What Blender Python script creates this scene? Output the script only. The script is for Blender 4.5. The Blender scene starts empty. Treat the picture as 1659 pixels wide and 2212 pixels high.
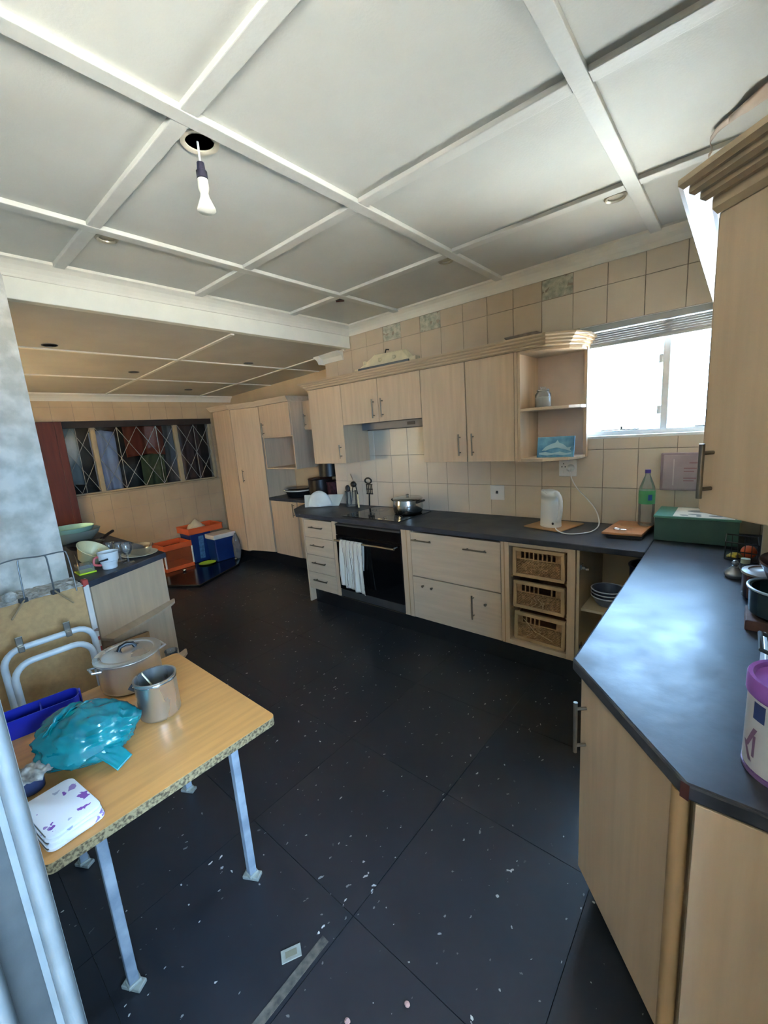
import bpy, bmesh, math, random
from mathutils import Vector, Matrix, noise
random.seed(7)
PI = math.pi
scene = bpy.context.scene
COL = scene.collection

# ------------------------------------------------------------------ camera
FPX, YAW, PITCH, ROLL, CAMH = 900.763, -0.71411, 0.186776, 0.07262, 1.6
def cam_axes():
    f = Vector((math.sin(YAW)*math.cos(PITCH), math.cos(YAW)*math.cos(PITCH), -math.sin(PITCH)))
    r = Vector((math.cos(YAW), -math.sin(YAW), 0)); d = f.cross(r)
    c, s = math.cos(ROLL), math.sin(ROLL)
    return c*r + s*d, -s*r + c*d, f
_r, _d, _f = cam_axes()
cam = bpy.data.cameras.new('camera'); cam.sensor_fit = 'HORIZONTAL'; cam.sensor_width = 36.0
cam.lens = FPX/1659*36.0; cam.clip_start = 0.01; cam.clip_end = 200
cam_o = bpy.data.objects.new('camera', cam); COL.objects.link(cam_o)
cam_o.matrix_world = Matrix(((_r.x, -_d.x, -_f.x, 0), (_r.y, -_d.y, -_f.y, 0), (_r.z, -_d.z, -_f.z, CAMH), (0, 0, 0, 1)))
scene.camera = cam_o

# ------------------------------------------------------------------ world, daylight, exposure
W = bpy.data.worlds.new('daylight'); scene.world = W; W.use_nodes = True
bg = W.node_tree.nodes['Background']
bg.inputs['Color'].default_value = (0.37, 0.64, 1.0, 1); bg.inputs['Strength'].default_value = 14.0
def portal(name, loc, rot, sx, sy):
    l = bpy.data.lights.new(name, 'AREA'); l.shape = 'RECTANGLE'; l.size = sx; l.size_y = sy
    l.cycles.is_portal = True
    o = bpy.data.objects.new(name, l); COL.objects.link(o); o.location = loc; o.rotation_euler = rot
portal('window_daylight', (-0.37, 3.24, 1.81), (-PI/2, 0, 0), 1.0, 0.75)
portal('side_window_daylight', (1.71, -.875, 1.65), (0, PI/2, 0), .86, 2.65)
sun = bpy.data.lights.new('sun', 'SUN'); sun.energy = 125; sun.angle = .0093; sun.color = (1, .93, .80)
sun_o = bpy.data.objects.new('sun', sun); COL.objects.link(sun_o)
sun_o.rotation_euler = Vector((.55, .12, -.80)).to_track_quat('-Z', 'Y').to_euler()
portal('added_lean_to_daylight', (-4.7, -.34, 1.45), (PI/2, 0, 0), 1.1, .9)  # daylight for the added, unseen lean-to window
scene.view_settings.view_transform = 'Standard'; scene.view_settings.look = 'None'
scene.view_settings.gamma = 1.0; scene.view_settings.use_curve_mapping = False
scene.view_settings.exposure = 2.36
scene.cycles.use_denoising = True
scene.cycles.use_adaptive_sampling = True; scene.cycles.adaptive_threshold = .025
scene.cycles.max_bounces = 8; scene.cycles.diffuse_bounces = 5; scene.cycles.glossy_bounces = 4
scene.cycles.transparent_max_bounces = 8
scene.cycles.sample_clamp_indirect = 8.0
scene.cycles.caustics_reflective = False; scene.cycles.caustics_refractive = False

# ------------------------------------------------------------------ materials
def srgb(r, g, b):
    f = lambda c: (c/255/12.92) if c/255 <= .04045 else ((c/255+.055)/1.055)**2.4
    return (f(r), f(g), f(b), 1)
MATS = {}
def mat(name, col, rough=.5, metal=0, var=.08, scale=8, stretch=(1, 1, 1), bump=0, bscale=None, spec=.5, coat=0, col2=None, lo=.35, hi=.65, detail=4, rvar=0):
    """procedural: two tones mixed by noise, optional bump from finer noise"""
    if name in MATS: return MATS[name]
    m = bpy.data.materials.new(name); m.use_nodes = True; nt = m.node_tree; N = nt.nodes; L = nt.links
    p = N['Principled BSDF']
    p.inputs['Roughness'].default_value = rough; p.inputs['Metallic'].default_value = metal
    p.inputs['Specular IOR Level'].default_value = spec
    if coat: p.inputs['Coat Weight'].default_value = coat; p.inputs['Coat Roughness'].default_value = .1
    tc = N.new('ShaderNodeTexCoord'); mp = N.new('ShaderNodeMapping'); mp.inputs['Scale'].default_value = stretch
    L.new(tc.outputs['Object'], mp.inputs['Vector'])
    nz = N.new('ShaderNodeTexNoise'); nz.inputs['Scale'].default_value = scale; nz.inputs['Detail'].default_value = detail
    L.new(mp.outputs[0], nz.inputs['Vector'])
    rp = N.new('ShaderNodeValToRGB'); e = rp.color_ramp.elements
    c2 = col2 or tuple(min(1, c*(1+var)) for c in col[:3])+(1,)
    c1 = col if col2 else tuple(c*(1-var) for c in col[:3])+(1,)
    e[0].position = lo; e[1].position = hi; e[0].color = c1; e[1].color = c2
    L.new(nz.outputs['Fac'], rp.inputs['Fac']); L.new(rp.outputs[0], p.inputs['Base Color'])
    if rvar:
        mr = N.new('ShaderNodeMapRange'); mr.inputs['To Min'].default_value = max(.02, rough-rvar); mr.inputs['To Max'].default_value = rough+rvar
        L.new(nz.outputs['Fac'], mr.inputs['Value']); L.new(mr.outputs[0], p.inputs['Roughness'])
    if bump:
        n2 = N.new('ShaderNodeTexNoise'); n2.inputs['Scale'].default_value = bscale or scale*4; n2.inputs['Detail'].default_value = 5
        L.new(mp.outputs[0], n2.inputs['Vector'])
        b = N.new('ShaderNodeBump'); b.inputs['Strength'].default_value = bump; b.inputs['Distance'].default_value = .01
        L.new(n2.outputs['Fac'], b.inputs['Height']); L.new(b.outputs[0], p.inputs['Normal'])
    MATS[name] = m
    return m
def glass(name, tint=(1, 1, 1, 1), refl=.08, alpha=0.0, col=(1, 1, 1, 1)):
    """thin clear glass or plastic: transparent with a fresnel gloss and some body colour"""
    if name in MATS: return MATS[name]
    m = bpy.data.materials.new(name); m.use_nodes = True; nt = m.node_tree; N = nt.nodes; L = nt.links
    N.remove(N['Principled BSDF']); out = N['Material Output']
    t = N.new('ShaderNodeBsdfTransparent'); t.inputs[0].default_value = tint
    g = N.new('ShaderNodeBsdfGlossy'); g.inputs['Roughness'].default_value = .05
    d = N.new('ShaderNodeBsdfDiffuse'); d.inputs[0].default_value = col
    fr = N.new('ShaderNodeFresnel'); fr.inputs[0].default_value = 1.45
    a = N.new('ShaderNodeMixShader'); a.inputs[0].default_value = alpha
    L.new(t.outputs[0], a.inputs[1]); L.new(d.outputs[0], a.inputs[2])
    mm = N.new('ShaderNodeMixShader'); mx = N.new('ShaderNodeMath'); mx.operation = 'MULTIPLY_ADD'
    mx.inputs[1].default_value = .8; mx.inputs[2].default_value = refl*.3
    L.new(fr.outputs[0], mx.inputs[0]); L.new(mx.outputs[0], mm.inputs[0]); L.new(a.outputs[0], mm.inputs[1]); L.new(g.outputs[0], mm.inputs[2])
    L.new(mm.outputs[0], out.inputs[0]); MATS[name] = m
    return m

M_ceil = mat('ceiling paint', srgb(199, 198, 190), .75, var=.04, scale=3, bump=.08, bscale=120)
M_batten = mat('batten paint', srgb(206, 204, 196), .6, var=.05, scale=6, bump=.1, bscale=60)
M_ceil2 = mat('lean-to ceiling paint', srgb(186, 178, 164), .75, var=.06, scale=3, bump=.08, bscale=120)
M_cove = mat('cornice paint', srgb(220, 215, 202), .6, var=.04, scale=5)
M_beam = mat('beam paint', srgb(226, 222, 208), .6, var=.04, scale=5)
M_grout = mat('grout', srgb(150, 138, 122), .9, var=.15, scale=12)
M_tile = mat('wall tile glaze', srgb(206, 192, 172), .3, var=.06, scale=3, bump=.03, bscale=30)
M_tile_top = mat('upper wall tile glaze', srgb(188, 170, 146), .35, var=.07, scale=3, bump=.03, bscale=30)
M_tile_far = mat('far wall tile glaze', srgb(186, 162, 128), .35, var=.08, scale=3)
M_cement = mat('exposed cement', srgb(150, 152, 138), .95, var=.3, scale=25, bump=.8, bscale=60, col2=srgb(196, 192, 172))
M_plaster = mat('bare grey plaster', srgb(178, 176, 164), .9, scale=9, bump=.5, bscale=22, col2=srgb(218, 213, 203), detail=10, lo=.38, hi=.62)
M_white_wall = mat('white wall paint', srgb(205, 202, 192), .7, var=.04)
M_maple = mat('maple melamine', srgb(193, 168, 139), .42, var=.07, scale=5, stretch=(6, 6, .5), bump=.02)
M_maple_d = mat('maple edge', srgb(160, 128, 88), .45, var=.1, scale=6, stretch=(6, 6, .5))
M_maple_h = mat('maple lengthwise', srgb(192, 171, 145), .42, var=.07, scale=5, stretch=(.5, 6, 6))
M_crown = mat('maple moulding', srgb(186, 164, 134), .45, var=.03, scale=4)
M_carc = mat('cabinet inside board', srgb(200, 180, 150), .5, var=.04)
M_plinth = mat('black plinth', srgb(18, 17, 18), .5, var=.2)
M_steel = mat('brushed steel', srgb(150, 142, 130), .35, 1, var=.06, scale=30)
M_handle = mat('handle metal', srgb(128, 118, 104), .4, .9, var=.08, scale=30)
M_chrome = mat('polished steel', srgb(200, 200, 198), .16, 1, var=.05, scale=10)
M_potsteel = mat('worn stainless steel', srgb(212, 212, 210), .28, .93, var=.07, scale=9, stretch=(1, 1, .3), rvar=.06)
M_top = mat('slate laminate', srgb(48, 50, 56), .42, var=.25, scale=6, bump=.14, bscale=12, col2=srgb(66, 68, 74), rvar=.22, spec=.2, detail=8)
M_blackglass = mat('black oven glass', srgb(8, 8, 9), .08, var=.1)
M_black = mat('black plastic', srgb(16, 16, 18), .4, var=.2)
M_darkgrey = mat('dark grey metal', srgb(62, 62, 62), .45, .3, var=.1)
M_white = mat('white plastic', srgb(226, 227, 226), .35, var=.02)
M_whitepaint = mat('white enamel paint', srgb(206, 208, 208), .4, var=.05, scale=20, bump=.05)
M_cream = mat('cream enamel', srgb(222, 208, 170), .45, var=.08, scale=14)
M_tabletop = mat('oak foil tabletop', srgb(196, 142, 82), .38, var=.09, scale=5, stretch=(9, .7, 1), bump=.02)
M_wicker = mat('wicker', srgb(150, 114, 76), .75, var=.2, scale=40, bump=.3)
M_wickwood = mat('basket frame wood', srgb(164, 136, 100), .6, var=.12, scale=12)
M_teal = mat('teal plastic bag', srgb(0, 112, 116), .24, var=.2, scale=7, spec=.6, bump=.22, bscale=9)
M_blue = mat('royal blue plastic', srgb(20, 34, 150), .35, var=.08)
M_navy = mat('dark blue plastic', srgb(14, 44, 100), .4, var=.1)
M_orange = mat('orange plastic', srgb(205, 92, 48), .4, var=.08)
M_brown = mat('brown ceramic', srgb(74, 42, 34), .2, var=.2, spec=.6)
M_redbrown = mat('stained wood', srgb(84, 36, 20), .5, var=.2, scale=6, stretch=(5, 5, .5))
M_board = mat('fibreboard', srgb(186, 148, 100), .8, var=.08, scale=40, bump=.1)
M_ply = mat('orange wood board', srgb(180, 122, 78), .5, var=.1, scale=6, stretch=(.6, 6, 6))
M_glass = glass('clear glass', (.96, .98, .98, 1), .1, .04)
M_pane = glass('window pane', (.97, .99, 1, 1), .06, 0.0)
M_clearplastic = glass('clear plastic', (.93, .95, .95, 1), .1, .16, srgb(200, 210, 214))
M_greenpl = mat('lime plastic', srgb(186, 220, 40), .4, var=.05)
M_purple = mat('purple plastic lid', srgb(136, 84, 168), .35, var=.05)

def floor_material():
    m = bpy.data.materials.new('black speckled vinyl'); m.use_nodes = True; nt = m.node_tree; N = nt.nodes; L = nt.links
    p = N['Principled BSDF']; tc = N.new('ShaderNodeTexCoord'); geo = N.new('ShaderNodeNewGeometry')
    v = N.new('ShaderNodeTexVoronoi'); v.inputs['Scale'].default_value = 34
    mpp = N.new('ShaderNodeMapping'); mpp.inputs['Rotation'].default_value = (0, 0, .9); mpp.inputs['Scale'].default_value = (1, .42, 1)
    nd = N.new('ShaderNodeTexNoise'); nd.inputs['Scale'].default_value = 14; L.new(geo.outputs['Position'], nd.inputs['Vector'])
    mxd = N.new('ShaderNodeMixRGB'); mxd.inputs[0].default_value = .07; L.new(geo.outputs['Position'], mxd.inputs[1]); L.new(nd.outputs['Color'], mxd.inputs[2])
    L.new(mxd.outputs[0], mpp.inputs['Vector']); L.new(mpp.outputs[0], v.inputs['Vector'])
    n = N.new('ShaderNodeTexNoise'); n.inputs['Scale'].default_value = 75; n.inputs['Detail'].default_value = 3
    L.new(geo.outputs['Position'], n.inputs['Vector'])
    n3 = N.new('ShaderNodeTexNoise'); n3.inputs['Scale'].default_value = 2.2; n3.inputs['Detail'].default_value = 3
    L.new(geo.outputs['Position'], n3.inputs['Vector'])
    # chips: near the cell centres, broken up by noise
    a = N.new('ShaderNodeMath'); a.operation = 'MULTIPLY_ADD'; a.inputs[1].default_value = .55; a.inputs[2].default_value = -.16
    L.new(n.outputs['Fac'], a.inputs[0])
    s = N.new('ShaderNodeMath'); s.operation = 'ADD'; L.new(v.outputs['Distance'], s.inputs[0]); L.new(a.outputs[0], s.inputs[1])
    mr0 = N.new('ShaderNodeMapRange'); mr0.inputs['From Min'].default_value = .35; mr0.inputs['From Max'].default_value = .75
    mr0.inputs['To Min'].default_value = .15; mr0.inputs['To Max'].default_value = .26; L.new(n3.outputs['Fac'], mr0.inputs['Value'])
    lt = N.new('ShaderNodeMath'); lt.operation = 'LESS_THAN'; L.new(s.outputs[0], lt.inputs[0]); L.new(mr0.outputs[0], lt.inputs[1])
    r2 = N.new('ShaderNodeValToRGB'); r2.color_ramp.elements[0].color = srgb(24, 25, 29); r2.color_ramp.elements[1].color = srgb(38, 39, 44)
    n2 = N.new('ShaderNodeTexNoise'); n2.inputs['Scale'].default_value = 5; n2.inputs['Detail'].default_value = 6
    L.new(geo.outputs['Position'], n2.inputs['Vector']); L.new(n2.outputs['Fac'], r2.inputs['Fac'])
    r3 = N.new('ShaderNodeValToRGB'); r3.color_ramp.elements[0].color = srgb(62, 60, 62); r3.color_ramp.elements[1].color = srgb(190, 186, 182)
    r3.color_ramp.elements[0].position = .2; r3.color_ramp.elements[1].position = .85
    L.new(v.outputs['Color'], r3.inputs['Fac'])
    mx = N.new('ShaderNodeMixRGB'); L.new(lt.outputs[0], mx.inputs[0]); L.new(r2.outputs[0], mx.inputs[1]); L.new(r3.outputs[0], mx.inputs[2])
    L.new(mx.outputs[0], p.inputs['Base Color'])
    mr = N.new('ShaderNodeMapRange'); mr.inputs['To Min'].default_value = .44; mr.inputs['To Max'].default_value = .56
    L.new(n2.outputs['Fac'], mr.inputs['Value']); L.new(mr.outputs[0], p.inputs['Roughness'])
    p.inputs['Specular IOR Level'].default_value = .3
    p.inputs['Coat Weight'].default_value = .25; p.inputs['Coat Roughness'].default_value = .25
    return m
M_floor = floor_material()
M_floorbase = mat('floor screed', srgb(48, 46, 44), .9, var=.2)

def chipboard():
    m = bpy.data.materials.new('raw chipboard edge'); m.use_nodes = True; nt = m.node_tree; N = nt.nodes; L = nt.links
    p = N['Principled BSDF']; tc = N.new('ShaderNodeTexCoord')
    v = N.new('ShaderNodeTexNoise'); v.inputs['Scale'].default_value = 130; v.inputs['Detail'].default_value = 3
    L.new(tc.outputs['Object'], v.inputs['Vector'])
    r = N.new('ShaderNodeValToRGB'); e = r.color_ramp.elements
    e[0].position = .36; e[0].color = srgb(78, 62, 40); e[1].position = .58; e[1].color = srgb(144, 124, 88)
    L.new(v.outputs['Fac'], r.inputs['Fac']); L.new(r.outputs[0], p.inputs['Base Color']); p.inputs['Roughness'].default_value = .9
    b = N.new('ShaderNodeBump'); b.inputs['Strength'].default_value = .6; b.inputs['Distance'].default_value = .01
    L.new(v.outputs['Fac'], b.inputs['Height']); L.new(b.outputs[0], p.inputs['Normal'])
    return m
M_chip = chipboard()

def banded(name, stops, axis=2, freq=1.0, rough=.6, wobble=.0, const=True):
    """colour bands along an object axis (stripes, printed labels, peeled edging)"""
    m = bpy.data.materials.new(name); m.use_nodes = True; nt = m.node_tree; N = nt.nodes; L = nt.links
    p = N['Principled BSDF']; p.inputs['Roughness'].default_value = rough
    tc = N.new('ShaderNodeTexCoord'); sp = N.new('ShaderNodeSeparateXYZ'); L.new(tc.outputs['Object'], sp.inputs[0])
    a = N.new('ShaderNodeMath'); a.operation = 'MULTIPLY'; a.inputs[1].default_value = freq; L.new(sp.outputs[axis], a.inputs[0])
    src = a
    if wobble:
        n = N.new('ShaderNodeTexNoise'); n.inputs['Scale'].default_value = 20; L.new(tc.outputs['Object'], n.inputs['Vector'])
        w = N.new('ShaderNodeMath'); w.operation = 'MULTIPLY_ADD'; w.inputs[1].default_value = wobble
        L.new(n.outputs['Fac'], w.inputs[0]); L.new(a.outputs[0], w.inputs[2]); src = w
    fr = N.new('ShaderNodeMath'); fr.operation = 'FRACT'; L.new(src.outputs[0], fr.inputs[0])
    r = N.new('ShaderNodeValToRGB'); r.color_ramp.interpolation = 'CONSTANT' if const else 'LINEAR'
    e = r.color_ramp.elements
    while len(e) < len(stops): e.new(.5)
    for k, (pos, c) in enumerate(stops): e[k].position = pos; e[k].color = c
    L.new(fr.outputs[0], r.inputs['Fac']); L.new(r.outputs[0], p.inputs['Base Color'])
    return m

# ------------------------------------------------------------------ mesh builder
class MB:
    def __init__(s): s.v = []; s.f = []
    def add(s, vs, fs):
        n = len(s.v); s.v += [tuple(p) for p in vs]; s.f += [tuple(i+n for i in f) for f in fs]; return s
    def box(s, x0, x1, y0, y1, z0, z1):
        return s.add([(x0,y0,z0),(x1,y0,z0),(x1,y1,z0),(x0,y1,z0),(x0,y0,z1),(x1,y0,z1),(x1,y1,z1),(x0,y1,z1)],
                     [(3,2,1,0),(4,5,6,7),(0,1,5,4),(1,2,6,5),(2,3,7,6),(3,0,4,7)])
    def cbox(s, c, size, rot=0, tilt=None):
        hx, hy, hz = [a/2 for a in size]; vs = []
        M = Matrix.Rotation(rot, 3, 'Z')
        if tilt: M = M @ Matrix.Rotation(tilt[0], 3, 'X') @ Matrix.Rotation(tilt[1], 3, 'Y')
        for z in (-hz, hz):
            for x, y in ((-hx,-hy),(hx,-hy),(hx,hy),(-hx,hy)): vs.append(Vector(c)+M@Vector((x,y,z)))
        return s.add(vs, [(3,2,1,0),(4,5,6,7),(0,1,5,4),(1,2,6,5),(2,3,7,6),(3,0,4,7)])
    def loft(s, A, B, caps=True):
        n = len(A); fs = [(i,(i+1)%n,n+(i+1)%n,n+i) for i in range(n)]
        if caps: fs += [tuple(range(n-1,-1,-1)), tuple(range(n,2*n))]
        return s.add(list(A)+list(B), fs)
    def prism(s, poly, z0, z1, poly2=None):   # poly counter-clockwise seen from above
        return s.loft([(x,y,z0) for x,y in poly], [(x,y,z1) for x,y in (poly2 or poly)])
    def exx(s, poly, x0, x1): return s.loft([(x0,y,z) for y,z in poly], [(x1,y,z) for y,z in poly])
    def exy(s, poly, y0, y1): return s.loft([(x,y1,z) for x,z in poly], [(x,y0,z) for x,z in poly])
    def tube(s, pts, r, n=8, closed=False, caps=True):
        pts = [Vector(p) for p in pts]; m = len(pts); rs = r if isinstance(r, (list, tuple)) else [r]*m
        up = None; rings = []
        for i, p in enumerate(pts):
            a = pts[(i-1) % m] if (i or closed) else p; b = pts[(i+1) % m] if (i < m-1 or closed) else p
            t = (b-a).normalized()
            if up is None: up = Vector((0,0,1)) if abs(t.z) < .9 else Vector((1,0,0))
            u = (up - t*up.dot(t)).normalized(); w = t.cross(u); up = u
            rings.append([p + rs[i]*(math.cos(2*PI*k/n)*u + math.sin(2*PI*k/n)*w) for k in range(n)])
        vs = [q for R in rings for q in R]; fs = []
        for i in range(m if closed else m-1):
            j = (i+1) % m
            for k in range(n): fs.append((i*n+k, i*n+(k+1)%n, j*n+(k+1)%n, j*n+k))
        if caps and not closed: fs += [tuple(range(n-1,-1,-1)), tuple((m-1)*n+k for k in range(n))]
        return s.add(vs, fs)
    def lathe(s, prof, c=(0,0,0), n=24, sx=1, sy=1, M=None, rot=0):
        vs = []; fs = []; m = len(prof)
        for r, z in prof:
            for k in range(n):
                a = 2*PI*k/n+rot; q = Vector((r*math.cos(a)*sx, r*math.sin(a)*sy, z))
                if M is not None: q = M@q
                vs.append(q+Vector(c))
        for i in range(m-1):
            for k in range(n): fs.append((i*n+k, i*n+(k+1)%n, (i+1)*n+(k+1)%n, (i+1)*n+k))
        if prof[0][0] > 1e-6: fs.append(tuple(range(n-1,-1,-1)))
        if prof[-1][0] > 1e-6: fs.append(tuple((m-1)*n+k for k in range(n)))
        return s.add(vs, fs)
    def grid(s, fn, nu, nv, wrap=False):
        vs = [fn(i/nu, j/nv) for i in range(nu+1) for j in range(nv+1)]
        return s.add(vs, [(i*(nv+1)+j, (i+1)*(nv+1)+j, (i+1)*(nv+1)+j+1, i*(nv+1)+j+1) for i in range(nu) for j in range(nv)])
    def sphere(s, c, r, n=12, m=8, M=None):
        prof = [(max(1e-7, math.sin(PI*i/m))*1.0, -math.cos(PI*i/m)) for i in range(m+1)]
        rr = r if isinstance(r, (tuple, list)) else (r, r, r)
        Q = Matrix.Diagonal(rr).to_3x3() if M is None else M @ Matrix.Diagonal(rr).to_3x3()
        return s.lathe(prof, c, n, M=Q)

def rootloc(o):
    l = Vector((0,0,0))
    while o is not None: l += o.location; o = o.parent
    return l
def obj(name, mb, m, parent=None, world=True, smooth=False, bevel=0, solid=0, subd=0, label=None):
    me = bpy.data.meshes.new(name)
    off = rootloc(parent) if (parent and world) else Vector((0,0,0))
    me.from_pydata([tuple(Vector(v)-off) for v in mb.v], [], mb.f)
    bm = bmesh.new(); bm.from_mesh(me); bmesh.ops.remove_doubles(bm, verts=bm.verts, dist=1e-6)
    bmesh.ops.recalc_face_normals(bm, faces=bm.faces); bm.to_mesh(me); bm.free()
    if smooth:
        for p in me.polygons: p.use_smooth = True
    o = bpy.data.objects.new(name, me); COL.objects.link(o)
    for k in (m if isinstance(m, (list, tuple)) else [m]): me.materials.append(k)
    if parent: o.parent = parent
    if solid:
        md = o.modifiers.new('thickness', 'SOLIDIFY'); md.thickness = solid; md.offset = 0
    if bevel:
        md = o.modifiers.new('edge', 'BEVEL'); md.width = bevel; md.segments = 2; md.limit_method = 'ANGLE'; md.angle_limit = .6
    if subd:
        md = o.modifiers.new('smooth', 'SUBSURF'); md.levels = subd; md.render_levels = subd
    if smooth and not subd:
        try: me.set_sharp_from_angle(angle=math.radians(42))
        except Exception: pass
    if label: o['label'] = label
    return o
def tag(o, label, cat=None, group=None, kind=None):
    o['label'] = label
    if cat: o['category'] = cat
    if group: o['group'] = group
    if kind: o['kind'] = kind
    return o
def thing(name, label, cat, loc=(0,0,0), rotz=0, group=None):
    o = bpy.data.objects.new(name, None); COL.objects.link(o); o.empty_display_size = .05
    o.location = loc; o.rotation_euler = (0, 0, rotz)
    return tag(o, label, cat, group)
def struct(name, mb, m, label, cat, **k):
    return tag(obj(name, mb, m, **k), label, cat, kind='structure')
def bar_handle(parent, a, b, nrm, off=.028, r=.0055, over=.022, m=None, name='handle'):
    a, b, nrm = Vector(a), Vector(b), Vector(nrm).normalized(); t = (b-a).normalized(); mb = MB()
    mb.tube([a-t*over+nrm*off, b+t*over+nrm*off], r, 10)
    for p in (a, b): mb.tube([p, p+nrm*off], r*.8, 8)
    return obj(name, mb, m or M_handle, parent, smooth=True)
def offset_poly(poly, d):
    """outward offset of a counter-clockwise polygon"""
    n = len(poly); out = []
    for i in range(n):
        p0, p1, p2 = Vector(poly[i-1]), Vector(poly[i]), Vector(poly[(i+1) % n])
        e1, e2 = (p1-p0).normalized(), (p2-p1).normalized()
        n1, n2 = Vector((e1.y, -e1.x)), Vector((e2.y, -e2.x))
        k = (n1+n2); k = k/(k.dot(n1)) if abs(k.dot(n1)) > 1e-6 else n1
        out.append(tuple(p1+k*d))
    return out
def plate_hole(mb, x0, x1, y0, y1, zf, th, holes):
    """horizontal panel with round holes; zf(x, y) gives the underside"""
    if not holes:
        A = [(x0,y0),(x1,y0),(x1,y1),(x0,y1)]
        return mb.loft([(x,y,zf(x,y)) for x,y in A], [(x,y,zf(x,y)+th) for x,y in A])
    (cx, cy, r) = holes[0]
    angs = sorted(set([2*PI*k/24 for k in range(24)] + [math.atan2(y-cy, x-cx) % (2*PI) for x in (x0,x1) for y in (y0,y1)]))
    ci, co = [], []
    for a in angs:
        c, s = math.cos(a), math.sin(a); ci.append((cx+r*c, cy+r*s))
        t = min([(x1-cx)/c if c > 1e-9 else 1e9, (x0-cx)/c if c < -1e-9 else 1e9, (y1-cy)/s if s > 1e-9 else 1e9, (y0-cy)/s if s < -1e-9 else 1e9])
        co.append((cx+t*c, cy+t*s))
    n = len(angs); vs = [(x,y,zf(x,y)+dz) for P in (ci, co) for dz in (0, th) for x, y in P]; fs = []
    for i in range(n):
        j = (i+1) % n
        fs += [(i, j, 2*n+j, 2*n+i), (n+i, 3*n+i, 3*n+j, n+j), (i, n+i, n+j, j), (2*n+i, 2*n+j, 3*n+j, 3*n+i)]
    return mb.add(vs, fs)

# ================================================================== SETTING
YB = 3.03                         # face of the kitchen wall
# ---- floor
floor = struct('floor', MB().box(-6.0, 2.2, -2.65, 3.75, -.06, -.006), M_floorbase, 'black speckled vinyl tile floor of the kitchen', 'floor')
tme = None
for i in range(-9, 6):
    for j in range(-5, 7):
        x, y = -.9+.6*i, .127+.6*j
        if x > 1.6 or (x > .1 and y > .6) or y > 3.5 or x < -6.3: continue
        if tme is None:
            o = obj('floor_tile', MB().box(.0012, .5988, .0012, .5988, -.006, 0), M_floor, floor, bevel=0); tme = o.data
        else:
            o = bpy.data.objects.new('floor_tile', tme); COL.objects.link(o); o.parent = floor
        o.location = (x, y, 0)
# ---- main ceiling
ceil = struct('ceiling', MB().box(-3.1, 2.25, -2.72, 3.25, 2.74, 2.80), M_ceil, 'white panelled kitchen ceiling with raised cover battens', 'ceiling')
BX = [-3.2, -2.277, -1.362, -.44, .48, 2.2]; BY = [-2.65, -1.517, -.752, .013, .778, 1.543, 2.315, 3.05]
HOLES = [(-1.452, .872, .046)]
DL = [(-2.362, .866), (-1.441, 2.402), (-.524, 2.405), (-2.37, 2.408)]
for i in range(5):
    for j in range(7):
        hs = [h for h in HOLES if BX[i] < h[0] < BX[i+1] and BY[j] < h[1] < BY[j+1]]
        hs += [(x, y, .036) for x, y in DL if BX[i] < x < BX[i+1] and BY[j] < y < BY[j+1]]
        obj('ceiling_panel', plate_hole(MB(), max(BX[i]+.002, -3.09), BX[i+1]-.002, BY[j]+.002, BY[j+1]-.002, lambda x, y: 2.6, .012, hs), M_ceil, ceil)
for x in BX[1:5]: obj('batten', MB().box(x-.0275, x+.0275, -2.65, 3.03, 2.581, 2.602), M_batten, ceil, bevel=.003)
for y in BY[1:7]:
    for i in range(5):
        obj('batten', MB().box(max(BX[i]+.0285, -2.93), BX[i+1]-.0285, y-.0275, y+.0275, 2.582, 2.602), M_batten, ceil, bevel=.003)
# peeling paint flaps by the wall cupboard
pl = MB()
def flap(pts, w, curl):
    P = [Vector(p) for p in pts]
    def fn(u, v):
        k = u*(len(P)-1); i = min(int(k), len(P)-2); q = P[i].lerp(P[i+1], k-i)
        return q + Vector((.0, (v-.5)*w*(1-.7*u), -curl*math.sin(v*PI)*u))
    pl.grid(fn, 14, 5)
flap([(-.02,2.08,2.598),(-.09,2.10,2.588),(-.14,2.15,2.590),(-.168,2.2,2.582),(-.158,2.235,2.566),(-.172,2.25,2.556)], .06, .008)
flap([(.02,2.02,2.597),(-.06,2.06,2.580),(-.11,2.12,2.592)], .12, .015)
obj('peeling_paint', pl, mat('peeled paint', srgb(196, 178, 160), .8, var=.1), ceil, solid=.001, smooth=True)
# ---- cornices (coving)
cv = [(YB+a, 2.517+b) for a, b in [(0,0),(-.010,0),(-.014,.012),(-.024,.030),(-.042,.050),(-.064,.064),(-.078,.070),(-.080,.084),(0,.084)]]
struct('trim_1', MB().exx(cv, -2.9, .8), M_cove, 'cream coved cornice between the tiled wall and the ceiling', 'cornice')
# ---- beam with its cornice
struct('trim_2', MB().box(-2.956, -2.9, .54, YB, 2.410, 2.62), M_beam, 'white dropped beam dividing the kitchen ceiling from the lower one', 'beam', bevel=.004)
cvb = [(-2.9+a, 2.517+b) for a, b in [(0,0),(.010,0),(.014,.012),(.024,.030),(.042,.050),(.064,.064),(.078,.070),(.080,.084),(0,.084)]]
struct('trim_3', MB().loft([(x, .54, z) for x, z in cvb], [(x, YB, z) for x, z in cvb]), M_cove, 'white coved cornice along the top of the dropped beam', 'cornice')
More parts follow.
